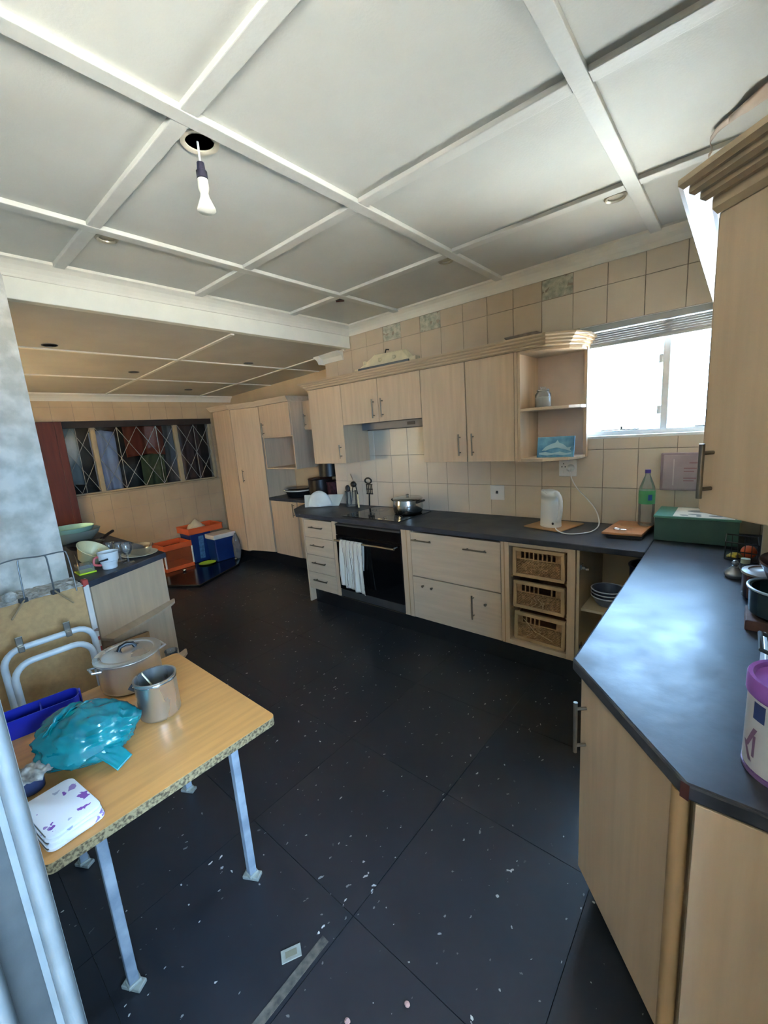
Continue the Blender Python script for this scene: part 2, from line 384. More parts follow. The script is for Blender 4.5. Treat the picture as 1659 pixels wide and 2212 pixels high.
# ---- lean-to ceiling beyond the beam, falling gently to the far window
def zl(x, y=0): return 2.412 + .037*(x+2.9)
CX = [-6.0, -4.88, -3.9, -2.95]; CY = [-.2, 1.84, 3.0, 3.62]
ceil2 = struct('ceiling', MB().loft([(-6.1,-.3,zl(-6.1)+.12),(-3.05,-.3,zl(-3.05)+.12),(-3.05,3.7,zl(-3.05)+.12),(-6.1,3.7,zl(-6.1)+.12)],
      [(-6.1,-.3,2.8),(-3.05,-.3,2.8),(-3.05,3.7,2.8),(-6.1,3.7,2.8)]), M_ceil2, 'lower sloping beige ceiling beyond the beam with thin battens', 'ceiling')
FH = [(-3.785, .891), (-4.535, 1.694), (-3.805, 2.497), (-5.42, 2.633)]
for i in range(3):
    for j in range(3):
        hs = [(x, y, .042) for x, y in FH if CX[i] < x < CX[i+1] and CY[j] < y < CY[j+1]]
        obj('ceiling_panel', plate_hole(MB(), CX[i]+.002, CX[i+1]-.002, CY[j]+.002, CY[j+1]-.002, zl, .012, hs), M_ceil2, ceil2)
def lbat(x0, x1, y0, y1):
    A = [(x0,y0),(x1,y0),(x1,y1),(x0,y1)]
    obj('batten', MB().loft([(x,y,zl(x)-.009) for x,y in A], [(x,y,zl(x)+.002) for x,y in A]), M_cove, ceil2)
for x in CX[1:3]: lbat(x-.014, x+.014, -.2, 3.5)
for y in CY[1:3]:
    for i in range(3): lbat(CX[i]+.015, min(CX[i+1]-.015, -2.957), y-.014, y+.014)
for k, (x, y) in enumerate(FH):
    t = thing('downlight_hole', ['empty downlight hole in lower ceiling nearest the grey pier', 'empty downlight hole in middle of lower ceiling', 'empty downlight hole in lower ceiling near the beam end', 'empty downlight hole in lower ceiling nearest the tall cupboards'][k], 'downlight hole', (x, y, zl(x)))
    obj('can', MB().lathe([(.041,.0),(.041,.09),(.0001,.09)], (x,y,zl(x)+.001)), M_plinth, t, smooth=True)
    obj('rim', MB().lathe([(.040,.002),(.048,.001),(.048,-.003),(.041,-.003),(.040,.002)], (x,y,zl(x)-.001)), M_darkgrey, t, smooth=True)
# ---- kitchen wall with tiles and window opening
WX0, WX1, WZ0, WZ1 = -.845, .105, 1.467, 2.17
mb = MB()
mb.box(-3.27, WX0, YB+.006, 3.24, 0, 2.62).box(WX1, .5, YB+.006, 3.24, 0, 2.62).box(WX0, WX1, YB+.006, 3.24, 0, WZ0).box(WX0, WX1, YB+.006, 3.24, WZ1, 2.62)
wall = struct('wall_back', mb, M_grout, 'beige tiled kitchen wall behind the worktop with daylight window', 'wall')
def tile(x0, x1, z0, z1, m, cache={}):
    w, h = round(x1-x0, 4), round(z1-z0, 4)
    if w < .01 or h < .01: return
    key = (w, h, m.name)
    if key not in cache:
        g = .0016; cache[key] = obj('tile', MB().box(g, w-g, -.0, .006, g, h-g), m, wall, bevel=.0012); o = cache[key]
    else:
        o = bpy.data.objects.new('tile', cache[key].data); COL.objects.link(o); o.parent = wall
        md = o.modifiers.new('edge', 'BEVEL'); md.width = .0012; md.segments = 1
    o.location = (x0, YB + random.uniform(-.0006, .0006), z0)
xs = [-3.27]+[-.09-.2*k for k in range(15, -1, -1)]+[.11, .3]
xs = sorted(set(round(x, 3) for x in xs))
zs = [.885, 1.138, 1.391, 1.641, 1.891, 2.141, 2.391, 2.56]
MISS = [(-2.49, 6), (-2.09, 6), (-1.09, 6)]
for i in range(len(xs)-1):
    for j in range(len(zs)-1):
        a, b, c, d = xs[i], xs[i+1], zs[j], zs[j+1]
        if any(abs(a-mx) < .02 and j == mj for mx, mj in MISS): continue
        if j in (3, 4) and b < -.8 and not (-2.75 < a < -1.9 and j == 3): 
            if not (b < -3.0): continue
        if a >= WX0-.001 and b <= WX1+.001 and c >= WZ0-.001 and d <= WZ1+.001: continue
        m = M_tile_top if (j >= 5 and b < -1.05) else M_tile
        if b > WX0 and a < WX1 and d > WZ0 and c < WZ1:      # cut round the window
            if c < WZ0: tile(a, b, c, WZ0, m)
            if d > WZ1: tile(a, b, WZ1, d, m)
            if a < WX0: tile(a, WX0, max(c, WZ0), min(d, WZ1), m)
            if b > WX1: tile(WX1, b, max(c, WZ0), min(d, WZ1), m)
            continue
        tile(a, b, c, d, m)
for k, (mx, mj) in enumerate(MISS):
    def fn(u, v, mx=mx, k=k):
        x, z = mx+.003+.194*u, 2.394+(2.515-2.394)*v
        return (x, YB+.003-.008*noise.noise((x*30, z*30, k)), z)
    obj('cement_patch', MB().grid(fn, 14, 10), M_cement, wall)
# plug the corner return towards the lean-to
struct('wall_corner_return', MB().box(-3.27, -3.2, YB+.0062, 3.6, 0, 2.5), M_tile_top, 'short return of the kitchen wall beside the far cupboards', 'wall')
cvr = [(-3.27-a, zl(-3.27)-.085+b) for a, b in [(0,0),(.010,0),(.014,.012),(.024,.030),(.042,.050),(.064,.064),(.078,.070),(.080,.084),(0,.084)]]
struct('trim_4', MB().loft([(x, YB-.08, z) for x, z in cvr], [(x, 3.5, z) for x, z in cvr]).exx([(YB+.0, zl(-3.1)-.08), (YB-.012, zl(-3.1)-.08), (YB-.03, zl(-3.1)-.04), (YB-.07, zl(-3.1)-.015), (YB-.08, zl(-3.1)), (YB, zl(-3.1))], -3.35, -3.0), M_cove, 'short piece of cornice wrapping the wall corner under the lower ceiling', 'cornice')
# ---- far walls
struct('wall_back_far', MB().box(-6.1, -3.2, 3.5, 3.7, 0, 2.5), M_tile_far, 'far beige wall behind the tall cupboards', 'wall')
LX = -5.95; LY0, LY1, LZ0, LZ1 = 1.30, 3.15, 1.115, 1.99
mb = MB()
mb.box(-6.15, LX-.005, -.3, LY0, 0, 2.6).box(-6.15, LX-.005, LY1, 3.7, 0, 2.6).box(-6.15, LX-.005, LY0, LY1, 0, LZ0).box(-6.15, LX-.005, LY0, LY1, LZ1, 2.6)
walll = struct('wall_left', mb, M_grout, 'far beige tiled wall with the barred window', 'wall')
def ltile(y0, y1, z0, z1):
    if y1-y0 < .012 or z1-z0 < .012: return
    g = .0014
    obj('tile', MB().box(LX-.005, LX+random.uniform(-.0005,.0005), y0+g, y1-g, z0+g, z1-g), M_tile_far, walll)
ys = [.44+.21*k for k in range(16)]; zz = [0, .15, .4, .65, .9, 1.115, 1.365, 1.615, 1.865, 1.99, 2.152, 2.30]
for i in range(len(ys)-1):
    for j in range(len(zz)-1):
        a, b, c, d = ys[i], ys[i+1], zz[j], zz[j+1]
        if 5 <= j <= 8:
            if a >= LY0 and b <= LY1: continue
            if b > LY0 and a < LY0: b = LY0
            elif a < LY1 and b > LY1: a = LY1
        ltile(a, b, c, d)
cvl = [(LX+a, zl(LX)-.082+b) for a, b in [(0,0),(.010,0),(.014,.012),(.024,.030),(.042,.050),(.064,.064),(.078,.070),(.080,.084),(0,.084)]]
struct('trim_5', MB().loft([(x, -.2, z) for x, z in cvl], [(x, 3.5, z) for x, z in cvl]), M_cove, 'pale cornice above the barred window', 'cornice')
# ---- grey plastered pier
def pier():
    mb = MB(); mb.box(-3.12, -2.9, -.2, .548, 0, 2.60)
    return mb
struct('wall_left_pier', pier(), M_plaster, 'bare grey plastered pier at the left of the kitchen', 'wall', bevel=.008)
def pier_face(u, v):
    y, z = -.199+.744*u, .002+2.596*v
    d = .5+.5*noise.fractal((y*5, z*4, 1.3), .7, 2.1, 5)
    return (-2.8992+.010*max(0, min(1, d)), y, z)
obj('plaster_relief', MB().grid(pier_face, 56, 150), M_plaster, bpy.data.objects['wall_left_pier'], smooth=True)
struct('wall_front_far', MB().box(-6.15, -5.25, -.32, -.2, 0, 2.62).box(-4.15, -3.1, -.32, -.2, 0, 2.62).box(-5.25, -4.15, -.32, -.2, 0, 1.0).box(-5.25, -4.15, -.32, -.2, 1.9, 2.62), M_tile_far, 'beige end wall of the lean-to hidden behind the pier', 'wall')
def warming_curtain_material():
    m = bpy.data.materials.new('thin amber curtain'); m.use_nodes = True; N = m.node_tree.nodes; L = m.node_tree.links  # translucent amber, only to warm the added fill light
    N.remove(N['Principled BSDF']); a = N.new('ShaderNodeBsdfDiffuse'); b = N.new('ShaderNodeBsdfTranslucent'); x = N.new('ShaderNodeMixShader')
    a.inputs[0].default_value = srgb(200, 176, 140); b.inputs[0].default_value = srgb(200, 170, 124); x.inputs[0].default_value = .5
    L.new(a.outputs[0], x.inputs[1]); L.new(b.outputs[0], x.inputs[2]); L.new(x.outputs[0], N['Material Output'].inputs[0]); return m
w3 = struct('added_window_3', MB().box(-5.25, -4.15, -.31, -.27, 1.0, 1.03).box(-5.25, -4.15, -.31, -.27, 1.87, 1.9).box(-5.25, -5.22, -.31, -.27, 1.03, 1.87).box(-4.18, -4.15, -.31, -.27, 1.03, 1.87), M_white_wall, 'added unseen window that fills the lean-to with daylight', 'window')  # added out of view to brighten the far section
obj('warming_curtain', MB().grid(lambda u, v: (-5.24+1.08*u, -.245+.012*math.sin(u*60), 1.02+.86*v), 90, 4), warming_curtain_material(), w3, smooth=True)  # unseen cloth added to tint the incoming daylight warm
struct('ground_outside', MB().box(-9, 26, 3.26, 26, -.5, -.3).box(1.76, 26, -16, 3.26, -.5, -.3).box(.52, 1.76, 1.06, 3.26, -.5, -.3).box(-16, -3.25, -16, -.35, -.5, -.3), mat('pale paving', srgb(196, 190, 178), .9, var=.1, scale=2), 'sunlit pale paving outside the bright window', 'ground')
# ---- right wall and wall by the camera
struct('wall_right', MB().box(.30, .5, .90, 3.24, 0, 2.62).box(.30, .42, .42, .90, 0, 2.62), M_white_wall, 'white wall behind the right worktop with an added shading nib', 'wall')  # short second box is an unseen nib added to shade the end panel
struct('wall_right_return', MB().box(.5, 1.72, .90, 1.04, 0, 2.62), M_white_wall, 'white wall closing the side bay at the end of the right worktop', 'wall')
RW = (-2.2, .45, 1.22, 2.08)      # opening of the side window: y0, y1, z0, z1
mb = MB(); mb.box(1.6, 1.72, -2.65, RW[0], 0, 2.62).box(1.6, 1.72, RW[1], .95, 0, 2.62).box(1.6, 1.72, RW[0], RW[1], 0, RW[2]).box(1.6, 1.72, RW[0], RW[1], RW[3], 2.62)
struct('wall_right_side', mb, M_white_wall, 'white outer wall of the side bay with its window', 'wall')
struct('wall_front', MB().box(-3.12, -.86, -.14, .04, 0, 2.62), M_white_wall, 'white wall the small table stands against', 'wall')
struct('wall_left_rear', MB().box(-3.2, -3.05, -2.65, -.1401, 0, 2.62), mat('brown wall paint', srgb(120, 104, 88), .8), 'brown side wall behind the viewer', 'wall')
struct('wall_rear', MB().box(-3.2, 2.2, -2.72, -2.6, 0, 2.62), mat('brown wall paint', srgb(120, 104, 88), .8), 'brown wall behind the viewer', 'wall')
# pressed steel jamb at the end of the wall
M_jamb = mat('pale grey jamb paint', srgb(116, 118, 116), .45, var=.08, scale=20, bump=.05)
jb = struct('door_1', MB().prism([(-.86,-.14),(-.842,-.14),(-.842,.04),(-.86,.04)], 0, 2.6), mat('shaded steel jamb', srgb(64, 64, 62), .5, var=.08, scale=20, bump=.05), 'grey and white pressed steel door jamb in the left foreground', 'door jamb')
def bead(y0, y1, nm):
    c, h = (y0+y1)/2, (y1-y0)/2
    prof = [(-.842, y0)]+[(-.842+.040*math.sin(PI*k/10)**.55, c-h*math.cos(PI*k/10)) for k in range(1, 10)]+[(-.842, y1)]
    obj('jamb_bead', MB().prism(prof, 0, 2.6), M_jamb, jb, smooth=True)
bead(.015, .0415, 'a'); bead(-.062, -.034, 'b')
obj('jamb_lip', MB().box(-.842, -.832, .006, .015, 0, 2.6), M_jamb, jb)
obj('jamb_face', MB().box(-.86, -.822, .0401, .0415, 0, 2.6), M_jamb, jb)

# ---- daylight window
w1 = struct('window_1', MB().box(WX0, WX1, YB-.002, 3.23, WZ0-.006, WZ0+.012), M_white, 'bright white steel window over the right end of the worktop', 'window', bevel=.003)
fr = MB(); F = .026
x0, x1, z0, z1, yf = WX0+.004, WX1-.004, WZ0+.014, WZ1-.004, 3.10
fr.box(x0, x0+F, yf, yf+.03, z0, z1).box(x1-F, x1, yf, yf+.03, z0, z1).box(x0+F, x1-F, yf, yf+.03, z0, z0+F).box(x0+F, x1-F, yf, yf+.03, z1-F, z1)
obj('window_frame', fr, M_whitepaint, w1, bevel=.002)
obj('mullion', MB().box(-.393, -.357, yf-.004, yf+.034, z0+F, z1-F), M_whitepaint, w1, bevel=.002)
obj('pane', MB().box(x0+F, -.393, yf+.012, yf+.016, z0+F, z1-F), M_pane, w1)
obj('pane', MB().box(-.357, x1-F, yf+.012, yf+.016, z0+F, z1-F), M_pane, w1)
for zc in (1.62, 1.92):
    obj('hinge', MB().box(-.412, -.392, yf-.014, yf-.002, zc-.025, zc+.025), M_whitepaint, w1, bevel=.003)
obj('stay', MB().tube([(-.72, yf-.008, z0+F+.004), (-.60, yf-.010, z0+F+.006), (-.50, yf-.008, z0+F+.003)], .004, 8).cbox((-.60, yf-.010, z0+F+.016), (.012, .012, .02)), M_steel, w1, smooth=True)
obj('stay', MB().tube([(-.22, yf-.008, z0+F+.004), (-.05, yf-.010, z0+F+.004)], .004, 8), M_steel, w1, smooth=True)
rv = MB(); rv.box(WX0-.0005, WX0+.004, YB+.001, 3.22, WZ0+.012, WZ1).box(WX0+.004, WX1, YB+.001, 3.22, WZ1-.004, WZ1)
obj('reveal', rv, M_white, w1)
# rolled-up blind at the window head
M_blind = mat('blind slat paint', srgb(168, 172, 176), .5, var=.03)
bl = thing('window_blind', 'raised white slatted blind bunched at the top of the bright window', 'blind', (-.37, 3.04, 2.05))
obj('head_rail', MB().box(-.838, .10, 3.035, 3.075, 2.131, 2.166), M_blind, bl, bevel=.003)
for k in range(6):
    z = 2.124-.0128*k
    obj('slat', MB().exx([(3.036, z), (3.058, z+.004), (3.08, z), (3.08, z-.0098), (3.058, z-.0066), (3.036, z-.0098)], -.836, .098), M_blind, bl)
obj('bottom_rail', MB().box(-.836, .098, 3.036, 3.08, 2.034, 2.050), M_blind, bl, bevel=.003)
# ---- barred far window
w2 = struct('window_2', MB().box(-6.14, LX+.02, LY0, LY1, LZ0-.02, LZ0+.006), mat('cream steel', srgb(170, 150, 116), .5, var=.08), 'dark barred window in the far wall', 'window', bevel=.003)
Mcs = MATS['cream steel']
fr = MB(); xf0, xf1 = -6.05, -6.015
fr.box(xf0, xf1, LY0, LY0+.03, LZ0, LZ1).box(xf0, xf1, LY1-.03, LY1, LZ0, LZ1).box(xf0, xf1, LY0, LY1, LZ0, LZ0+.025)
obj('window_frame', fr, Mcs, w2, bevel=.002)
obj('recess_shade', MB().box(-6.06, -5.958, LY0, LY1, LZ1-.075, LZ1-.002), mat('dark brown pelmet', srgb(44, 32, 24), .6), w2)  # shadow of the window recess put in as a dark strip
for ym in (1.66, 2.645): obj('mullion', MB().box(xf0-.005, xf1+.02, ym-.026, ym+.026, LZ0+.02, LZ1-.07), Mcs, w2, bevel=.004)
for a, b in ((LY0+.03, 1.634), (1.686, 2.619), (2.671, LY1-.03)):
    obj('pane', MB().box(-6.037, -6.033, a, b, LZ0+.025, LZ1-.08), M_pane, w2)
M_bar = mat('burglar bar paint', srgb(170, 160, 145), .5, var=.05)
for a, b, n in ((LY0+.03, 1.634, 1.5), (1.686, 2.619, 4), (2.671, LY1-.03, 2)):
    zb0, zb1 = LZ0+.03, LZ1-.08; p = (b-a)/n; k = -n
    while k < n*2:
        for sgn in (1, -1):
            ya, yb_ = a+p*k, a+p*k+sgn*2*p          # a diagonal climbing two bays over the full height
            t0, t1 = 0.0, 1.0
            lo_t, hi_t = sorted(((a-ya)/(yb_-ya), (b-ya)/(yb_-ya))); t0, t1 = max(t0, lo_t), min(t1, hi_t)
            if t1-t0 > .05:
                q = lambda t: (-5.995+.004*sgn, ya+(yb_-ya)*t, zb0+(zb1-zb0)*t)
                obj('burglar_bar', MB().tube([q(t0), q(t1)], .0032, 6), M_bar, w2, smooth=True)
        k += 1
    nv = max(1, int(round(n/2)))
    for i in range(nv):
        yv = a+(b-a)*(i+.5)/nv
        obj('burglar_bar', MB().tube([(-5.987, yv, zb0), (-5.987, yv, zb1)], .0032, 6), M_bar, w2, smooth=True)
# dim store room behind the barred window
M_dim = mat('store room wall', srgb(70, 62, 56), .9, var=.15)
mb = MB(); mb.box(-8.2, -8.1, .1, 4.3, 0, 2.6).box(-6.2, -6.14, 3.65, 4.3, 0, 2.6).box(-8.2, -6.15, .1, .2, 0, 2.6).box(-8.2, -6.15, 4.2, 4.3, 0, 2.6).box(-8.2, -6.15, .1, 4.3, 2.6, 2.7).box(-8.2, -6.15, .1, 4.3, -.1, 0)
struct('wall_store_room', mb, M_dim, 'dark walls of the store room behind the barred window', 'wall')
def garment(label, y0, y1, z0, z1, x, m, seed, cat='garment'):
    def fn(u, v):
        y = y0+(y1-y0)*u; w = 1-.12*v*math.sin(u*PI)
        return (x+.03*math.sin(u*14+seed)*(.3+v)+.02*noise.noise((u*4, v*4, seed)), (y0+y1)/2+(y-(y0+y1)/2)*w, z1-(z1-z0)*v-.03*abs(2*u-1))
    o = obj('hanging_garment', MB().grid(fn, 28, 12), m, solid=.004, smooth=True)
    return tag(o, label, cat, 'clothes hanging behind the barred window')
garment('pale grey cloth hanging behind left pane of barred window', 1.1, 1.6, 1.25, 2.05, -6.5, mat('grey cotton', srgb(150, 156, 150), .9), 1)
garment('white shirt hanging behind the middle of barred window', 1.72, 2.02, 1.02, 1.9, -6.42, mat('white cotton', srgb(196, 192, 200), .9), 2)
garment('orange red cloth hanging behind middle pane of barred window', 2.15, 2.68, 1.55, 2.1, -6.5, mat('rust cotton', srgb(150, 62, 34), .9), 3)
garment('olive green cloth hanging low behind barred window', 2.3, 2.62, .95, 1.55, -6.45, mat('olive cotton', srgb(96, 96, 54), .9), 4)
garment('brown cloth hanging behind right pane of barred window', 2.85, 3.2, 1.1, 2.0, -6.5, mat('brown cotton', srgb(88, 62, 52), .9), 5)
tag(obj('washing_line', MB().tube([(-6.47, .3, 2.08), (-6.47, 2.2, 2.06), (-6.47, 4.1, 2.08)], .004, 6), M_white), 'thin washing line carrying the clothes behind the window', 'washing line')
obr = thing('door_board', 'upright reddish brown wooden board beside the barred window', 'board', (-5.9, 1.2, 0))
obj('panel', MB().box(-5.93, -5.89, 1.02, 1.34, 0.0, 1.985), M_redbrown, obr, bevel=.004)
obj('edge_strip', MB().box(-5.889, -5.872, 1.27, 1.34, 0.0, 1.985), M_redbrown, obr, bevel=.003)

# ================================================================== BASE UNITS ALONG THE KITCHEN WALL
YF = 2.45                        # face of the doors
ZT, ZB = .852, .160              # top and bottom of the fronts
def carcass(parent, x0, x1, open_front=False, y1=YB-.004, back=True):
    mb = MB(); t = .016
    mb.box(x0, x0+t, YF+.019, y1, ZB, .862).box(x1-t, x1, YF+.019, y1, ZB, .862).box(x0+t, x1-t, YF+.019, y1, ZB, ZB+t)
    mb.box(x0+t, x1-t, y1-.006, y1, ZB+t, .862)
    return obj('carcass', mb, M_carc if open_front else M_maple, parent)
def front(parent, name, x0, x1, z0, z1, m=None, g=.002):
    return obj(name, MB().box(x0+g, x1-g, YF, YF+.018, z0+g, z1-g), m or M_maple, parent, bevel=.0015)
# plinth under the whole run
pln = MB().box(-3.14, -.30, YF+.055, YF+.073, 0, ZB-.001)
tag(obj('plinth', pln, M_plinth), 'black recessed plinth under the base cabinets along the tiled wall', 'plinth')
# drawer unit
t = thing('drawer_unit', 'light maple base unit with four drawers left of the oven', 'cabinet', (-2.955, 2.74, ZB))
carcass(t, -3.15, -2.756)
obj('end_panel', MB().box(-3.168, -3.1502, YF-.002, YB-.004, .02, .862), M_maple, t, bevel=.001)
h = (ZT-ZB)/4
for k in range(4):
    z0 = ZB+h*k; d = front(t, 'drawer', -3.148, -2.758, z0, z0+h, M_maple_h)
    bar_handle(d, (-3.03, YF, z0+h*.60), (-2.89, YF, z0+h*.60), (0,-1,0))
# oven
t = thing('oven', 'black built-in electric oven with glass door under the hob', 'oven', (-2.34, 2.74, ZB))
obj('housing', MB().box(-2.70, -1.975, YF+.03, YB-.02, ZB+.02, .862), M_darkgrey, t)
obj('filler_strip', MB().box(-2.754, -2.709, YF, YF+.018, ZB, .862), M_maple, t, bevel=.001)
obj('filler_strip', MB().box(-1.968, -1.880, YF, YF+.018, ZB, .862), M_maple, t, bevel=.001)
obj('filler_groove', MB().box(-1.921, -1.915, YF-.0008, YF+.001, ZB, .862), M_maple_d, t)
obj('control_panel', MB().box(-2.704, -1.972, YF-.004, YF+.03, .745, .828), M_blackglass, t, bevel=.003)
obj('top_strip', MB().box(-2.704, -1.972, YF-.010, YF+.03, .830, .846), M_darkgrey, t, bevel=.003)
dr = obj('door', MB().box(-2.704, -1.972, YF-.008, YF+.028, .238, .741), M_blackglass, t, bevel=.004)
bar_handle(dr, (-2.66, YF-.008, .705), (-2.03, YF-.008, .705), (0,-1,0), off=.04, r=.010, m=M_steel)
obj('vent_strip', MB().box(-2.704, -1.972, YF-.004, YF+.028, .168, .232), M_darkgrey, t, bevel=.003)
obj('vent_lip', MB().box(-2.704, -1.972, YF-.012, YF+.01, .160, .168), M_steel, t)
# towel over the oven handle
M_towel = banded('striped towel', [(0, srgb(206, 198, 182)), (.42, srgb(206, 198, 182)), (.5, srgb(112, 100, 90)), (.60, srgb(214, 206, 192)), (.74, srgb(140, 128, 116)), (.80, srgb(210, 202, 188))], 0, 22, .95, .25)
def towel():
    mb = MB(); yh = YF-.048
    def fn(u, v):
        x = -2.615+.255*u; s = v*.72          # arc length over the bar
        back = .24; r = .014
        x += .012*math.sin(v*5)+(v-.4)*.03
        fold = .010*math.sin(u*17+v*3)+.006*math.sin(u*31)
        if s < back: return (x, yh+r+.006+.004*math.sin(u*9), .705-(back-s))
        if s < back+PI*r: a = (s-back)/r; return (x, yh+r*math.cos(a), .705+r*math.sin(a))
        d = s-back-PI*r
        lean = .055*(u-.2)
        return (x+lean*d*1.2, yh-r-.004-fold*min(1, d*6)-.012*d, .705-d*(1-.10*(1-u)))
    mb.grid(fn, 40, 44); return mb
tag(obj('tea_towel', towel(), M_towel, solid=.004, smooth=True), 'white striped tea towel draped over the oven door handle', 'towel')
# pan drawers
t = thing('pan_drawer_unit', 'wide maple base unit with two deep drawers right of the oven', 'cabinet', (-1.515, 2.74, ZB))
carcass(t, -1.876, -1.152)
d = front(t, 'drawer', -1.878, -1.150, .503, ZT, M_maple_h)
bar_handle(d, (-1.83, YF, .795), (-1.70, YF, .795), (0,-1,0)); bar_handle(d, (-1.39, YF, .780), (-1.26, YF, .780), (0,-1,0))
d = front(t, 'drawer', -1.878, -1.150, ZB, .499, M_maple_h)
bar_handle(d, (-1.355, YF, .30), (-1.355, YF, .43), (0,-1,0))
for x, z in ((-1.78, .435), (-1.70, .432), (-1.262, .40)):
    obj('screw_stub', MB().lathe([(.006,0),(.006,.012),(.010,.014),(.010,.018),(.0001,.019)], (x, YF, z), 10, M=Matrix.Rotation(PI/2, 3, 'X')), M_handle, d, smooth=True)
# basket unit
t = thing('basket_unit', 'open maple base unit holding three wicker baskets', 'cabinet', (-.90, 2.74, ZB))
mb = MB(); mb.box(-1.148, -1.094, YF, YB-.004, ZB, .862).box(-.735, -.69, YF, YB-.004, ZB, .862).box(-1.094, -.735, YB-.02, YB-.004, ZB, .862)
obj('carcass', mb, M_maple, t, bevel=.001)
obj('groove', MB().box(-1.128, -1.123, YF-.0008, YF+.001, ZB, .862), M_maple_d, t)
obj('bottom_board', MB().box(-1.094, -.735, YF, YB-.02, ZB, ZB+.032), M_maple_h, t, bevel=.001)
obj('top_rail', MB().box(-1.094, -.735, YF+.004, YF+.03, .838, .862), M_maple_h, t)
for z in (.417, .632):
    for x0, x1 in ((-1.094, -1.079), (-.750, -.735)):
        obj('runner', MB().box(x0, x1, YF+.03, YB-.03, z-.012, z), M_maple_d, t)
def basket(label, z0, z1, tilt, dx, seed):
    xc = -.9145+dx; b = thing('wicker_basket', label, 'basket', (xc, YF+.02, z0), 0, 'wicker baskets in the open base unit')
    w, hgt, dep = .320, z1-z0, .44
    b.rotation_euler = (0, tilt, 0)
    fr = MB(); q = .011
    fr.box(-w/2, w/2, -.004, .018, hgt-2*q, hgt).box(-w/2, w/2, -.004, .018, 0, 2*q).box(-w/2, -w/2+2*q, -.004, .018, 2*q, hgt-2*q).box(w/2-2*q, w/2, -.004, .018, 2*q, hgt-2*q)
    obj('front_frame', fr, M_wickwood, b, world=False, bevel=.003)
    wv = MB(); n = 34; top = hgt-.072
    rows = int((top-.022)/.0085)
    for r in range(rows):
        z = .024+.0085*r
        pts = [(-w/2+.02+(w-.04)*i/n, .008+.0035*(1 if (i+r) % 2 else -1), z+.001*random.uniform(-1, 1)) for i in range(n+1)]
        wv.tube(pts, .0042, 5)
    for i in range(0, n+1, 1): wv.tube([(-w/2+.02+(w-.04)*i/n, .008, .02), (-w/2+.02+(w-.04)*i/n, .008, top)], .0024, 4)
    o = obj('weave', wv, M_wicker, b, world=False, smooth=True); o['kind'] = 'stuff'
    st = MB()
    for i in range(9):
        x = -w/2+.05+(w-.10)*i/8
        if seed == 2 and i in (5, 6): continue
        if seed == 3 and i in (5, 6, 7): continue
        st.box(x-.004, x+.004, .003, .012, top, hgt-.02)
    st.tube([(-w/2+.02, .008, top), (w/2-.02, .008, top)], .005, 6)
    st.box(-w/2+.018, -w/2+.05, .004, .012, top, hgt-.02).box(w/2-.05, w/2-.018, .004, .012, top, hgt-.02)
    obj('handle_slots', st, M_wicker, b, world=False)
    bd = MB(); bd.box(-w/2, -w/2+.010, .018, dep, .004, hgt-.02).box(w/2-.010, w/2, .018, dep, .004, hgt-.02).box(-w/2+.01, w/2-.01, dep-.01, dep, .004, hgt-.02).box(-w/2+.01, w/2-.01, .018, dep-.01, .004, .014)
    obj('sides', bd, M_wicker, b, world=False)
    if seed > 1:
        lo = MB()
        for k in range(5 if seed == 2 else 3):
            x = random.uniform(-.08, .05) if seed == 2 else random.uniform(-.12, .12); z = random.uniform(.05, top)
            lo.tube([(x, .004, z), (x+random.uniform(.02,.06), -.014, z-random.uniform(.0,.03)), (x+random.uniform(-.02,.06), -.022, z-.03-random.uniform(0,.03))], .0022, 5)
        if seed == 3: lo.tube([(-.10, .0, top+.03), (-.02, -.018, top-.03), (.09, -.026, .06)], .0032, 6)
        obj('loose_strand', lo, M_wickwood, b, world=False, smooth=True)
basket('topmost of three wicker baskets, intact with open handle slots', .636, .828, 0, 0, 1)
basket('middle wicker basket with frayed broken strands in front', .422, .606, .012, 0, 2)
basket('lowest wicker basket with a loose cane sticking out', .198, .392, .02, .004, 3)
# open corner unit
t = thing('corner_unit', 'open doorless corner base unit with a shelf of dishes', 'cabinet', (-.45, 2.74, ZB))
mb = MB(); mb.box(-.688, -.672, YF+.019, YB-.004, ZB, .862).box(-.672, .29, YB-.012, YB-.004, ZB, .862).box(-.672, .29, YF+.019, YB-.012, ZB, ZB+.016)
obj('carcass', mb, M_carc, t)
obj('shelf', MB().box(-.671, .28, YF+.06, YB-.014, .470, .486), M_carc, t, bevel=.001)
obj('hinge', MB().box(-.672, -.664, YF+.03, YF+.075, .735, .765).cbox((-.650, YF+.035, .75), (.03, .02, .016), .4).cbox((-.632, YF+.018, .752), (.018, .03, .012), .4), M_chrome, t, bevel=.002)
obj('hinge', MB().box(-.672, -.664, YF+.03, YF+.075, .235, .262).cbox((-.650, YF+.035, .25), (.03, .02, .014), .4), M_chrome, t, bevel=.002)
def bowl_stack(x, y, z, r, n, label):
    b = thing('enamel_basin', label, 'basin', (x, y, z))
    obj('basin', MB().lathe([(r*.62,0),(r*.8,.02),(r*.95,.052),(r*1.02,.056),(r*1.02,.061),(r*.93,.058),(r*.78,.026),(r*.6,.008),(.0001,.007)], (x,y,z), 32), mat('dark blue enamel', srgb(70, 82, 108), .3, var=.1), b, smooth=True)
    obj('rim', MB().tube([(x+r*1.02*math.cos(2*PI*k/32), y+r*1.02*math.sin(2*PI*k/32), z+.059) for k in range(32)], .004, 6, closed=True), mat('blue white rim', srgb(170, 180, 196), .3), b, smooth=True)
bowl_stack(-.555, 2.64, .487, .088, 1, 'lowest of three nested basins on the open corner shelf')
bowl_stack(-.555, 2.64, .5085, .088, 1, 'middle of three nested basins on the open corner shelf')
bowl_stack(-.555, 2.64, .530, .088, 1, 'top one of three nested basins on the open corner shelf')
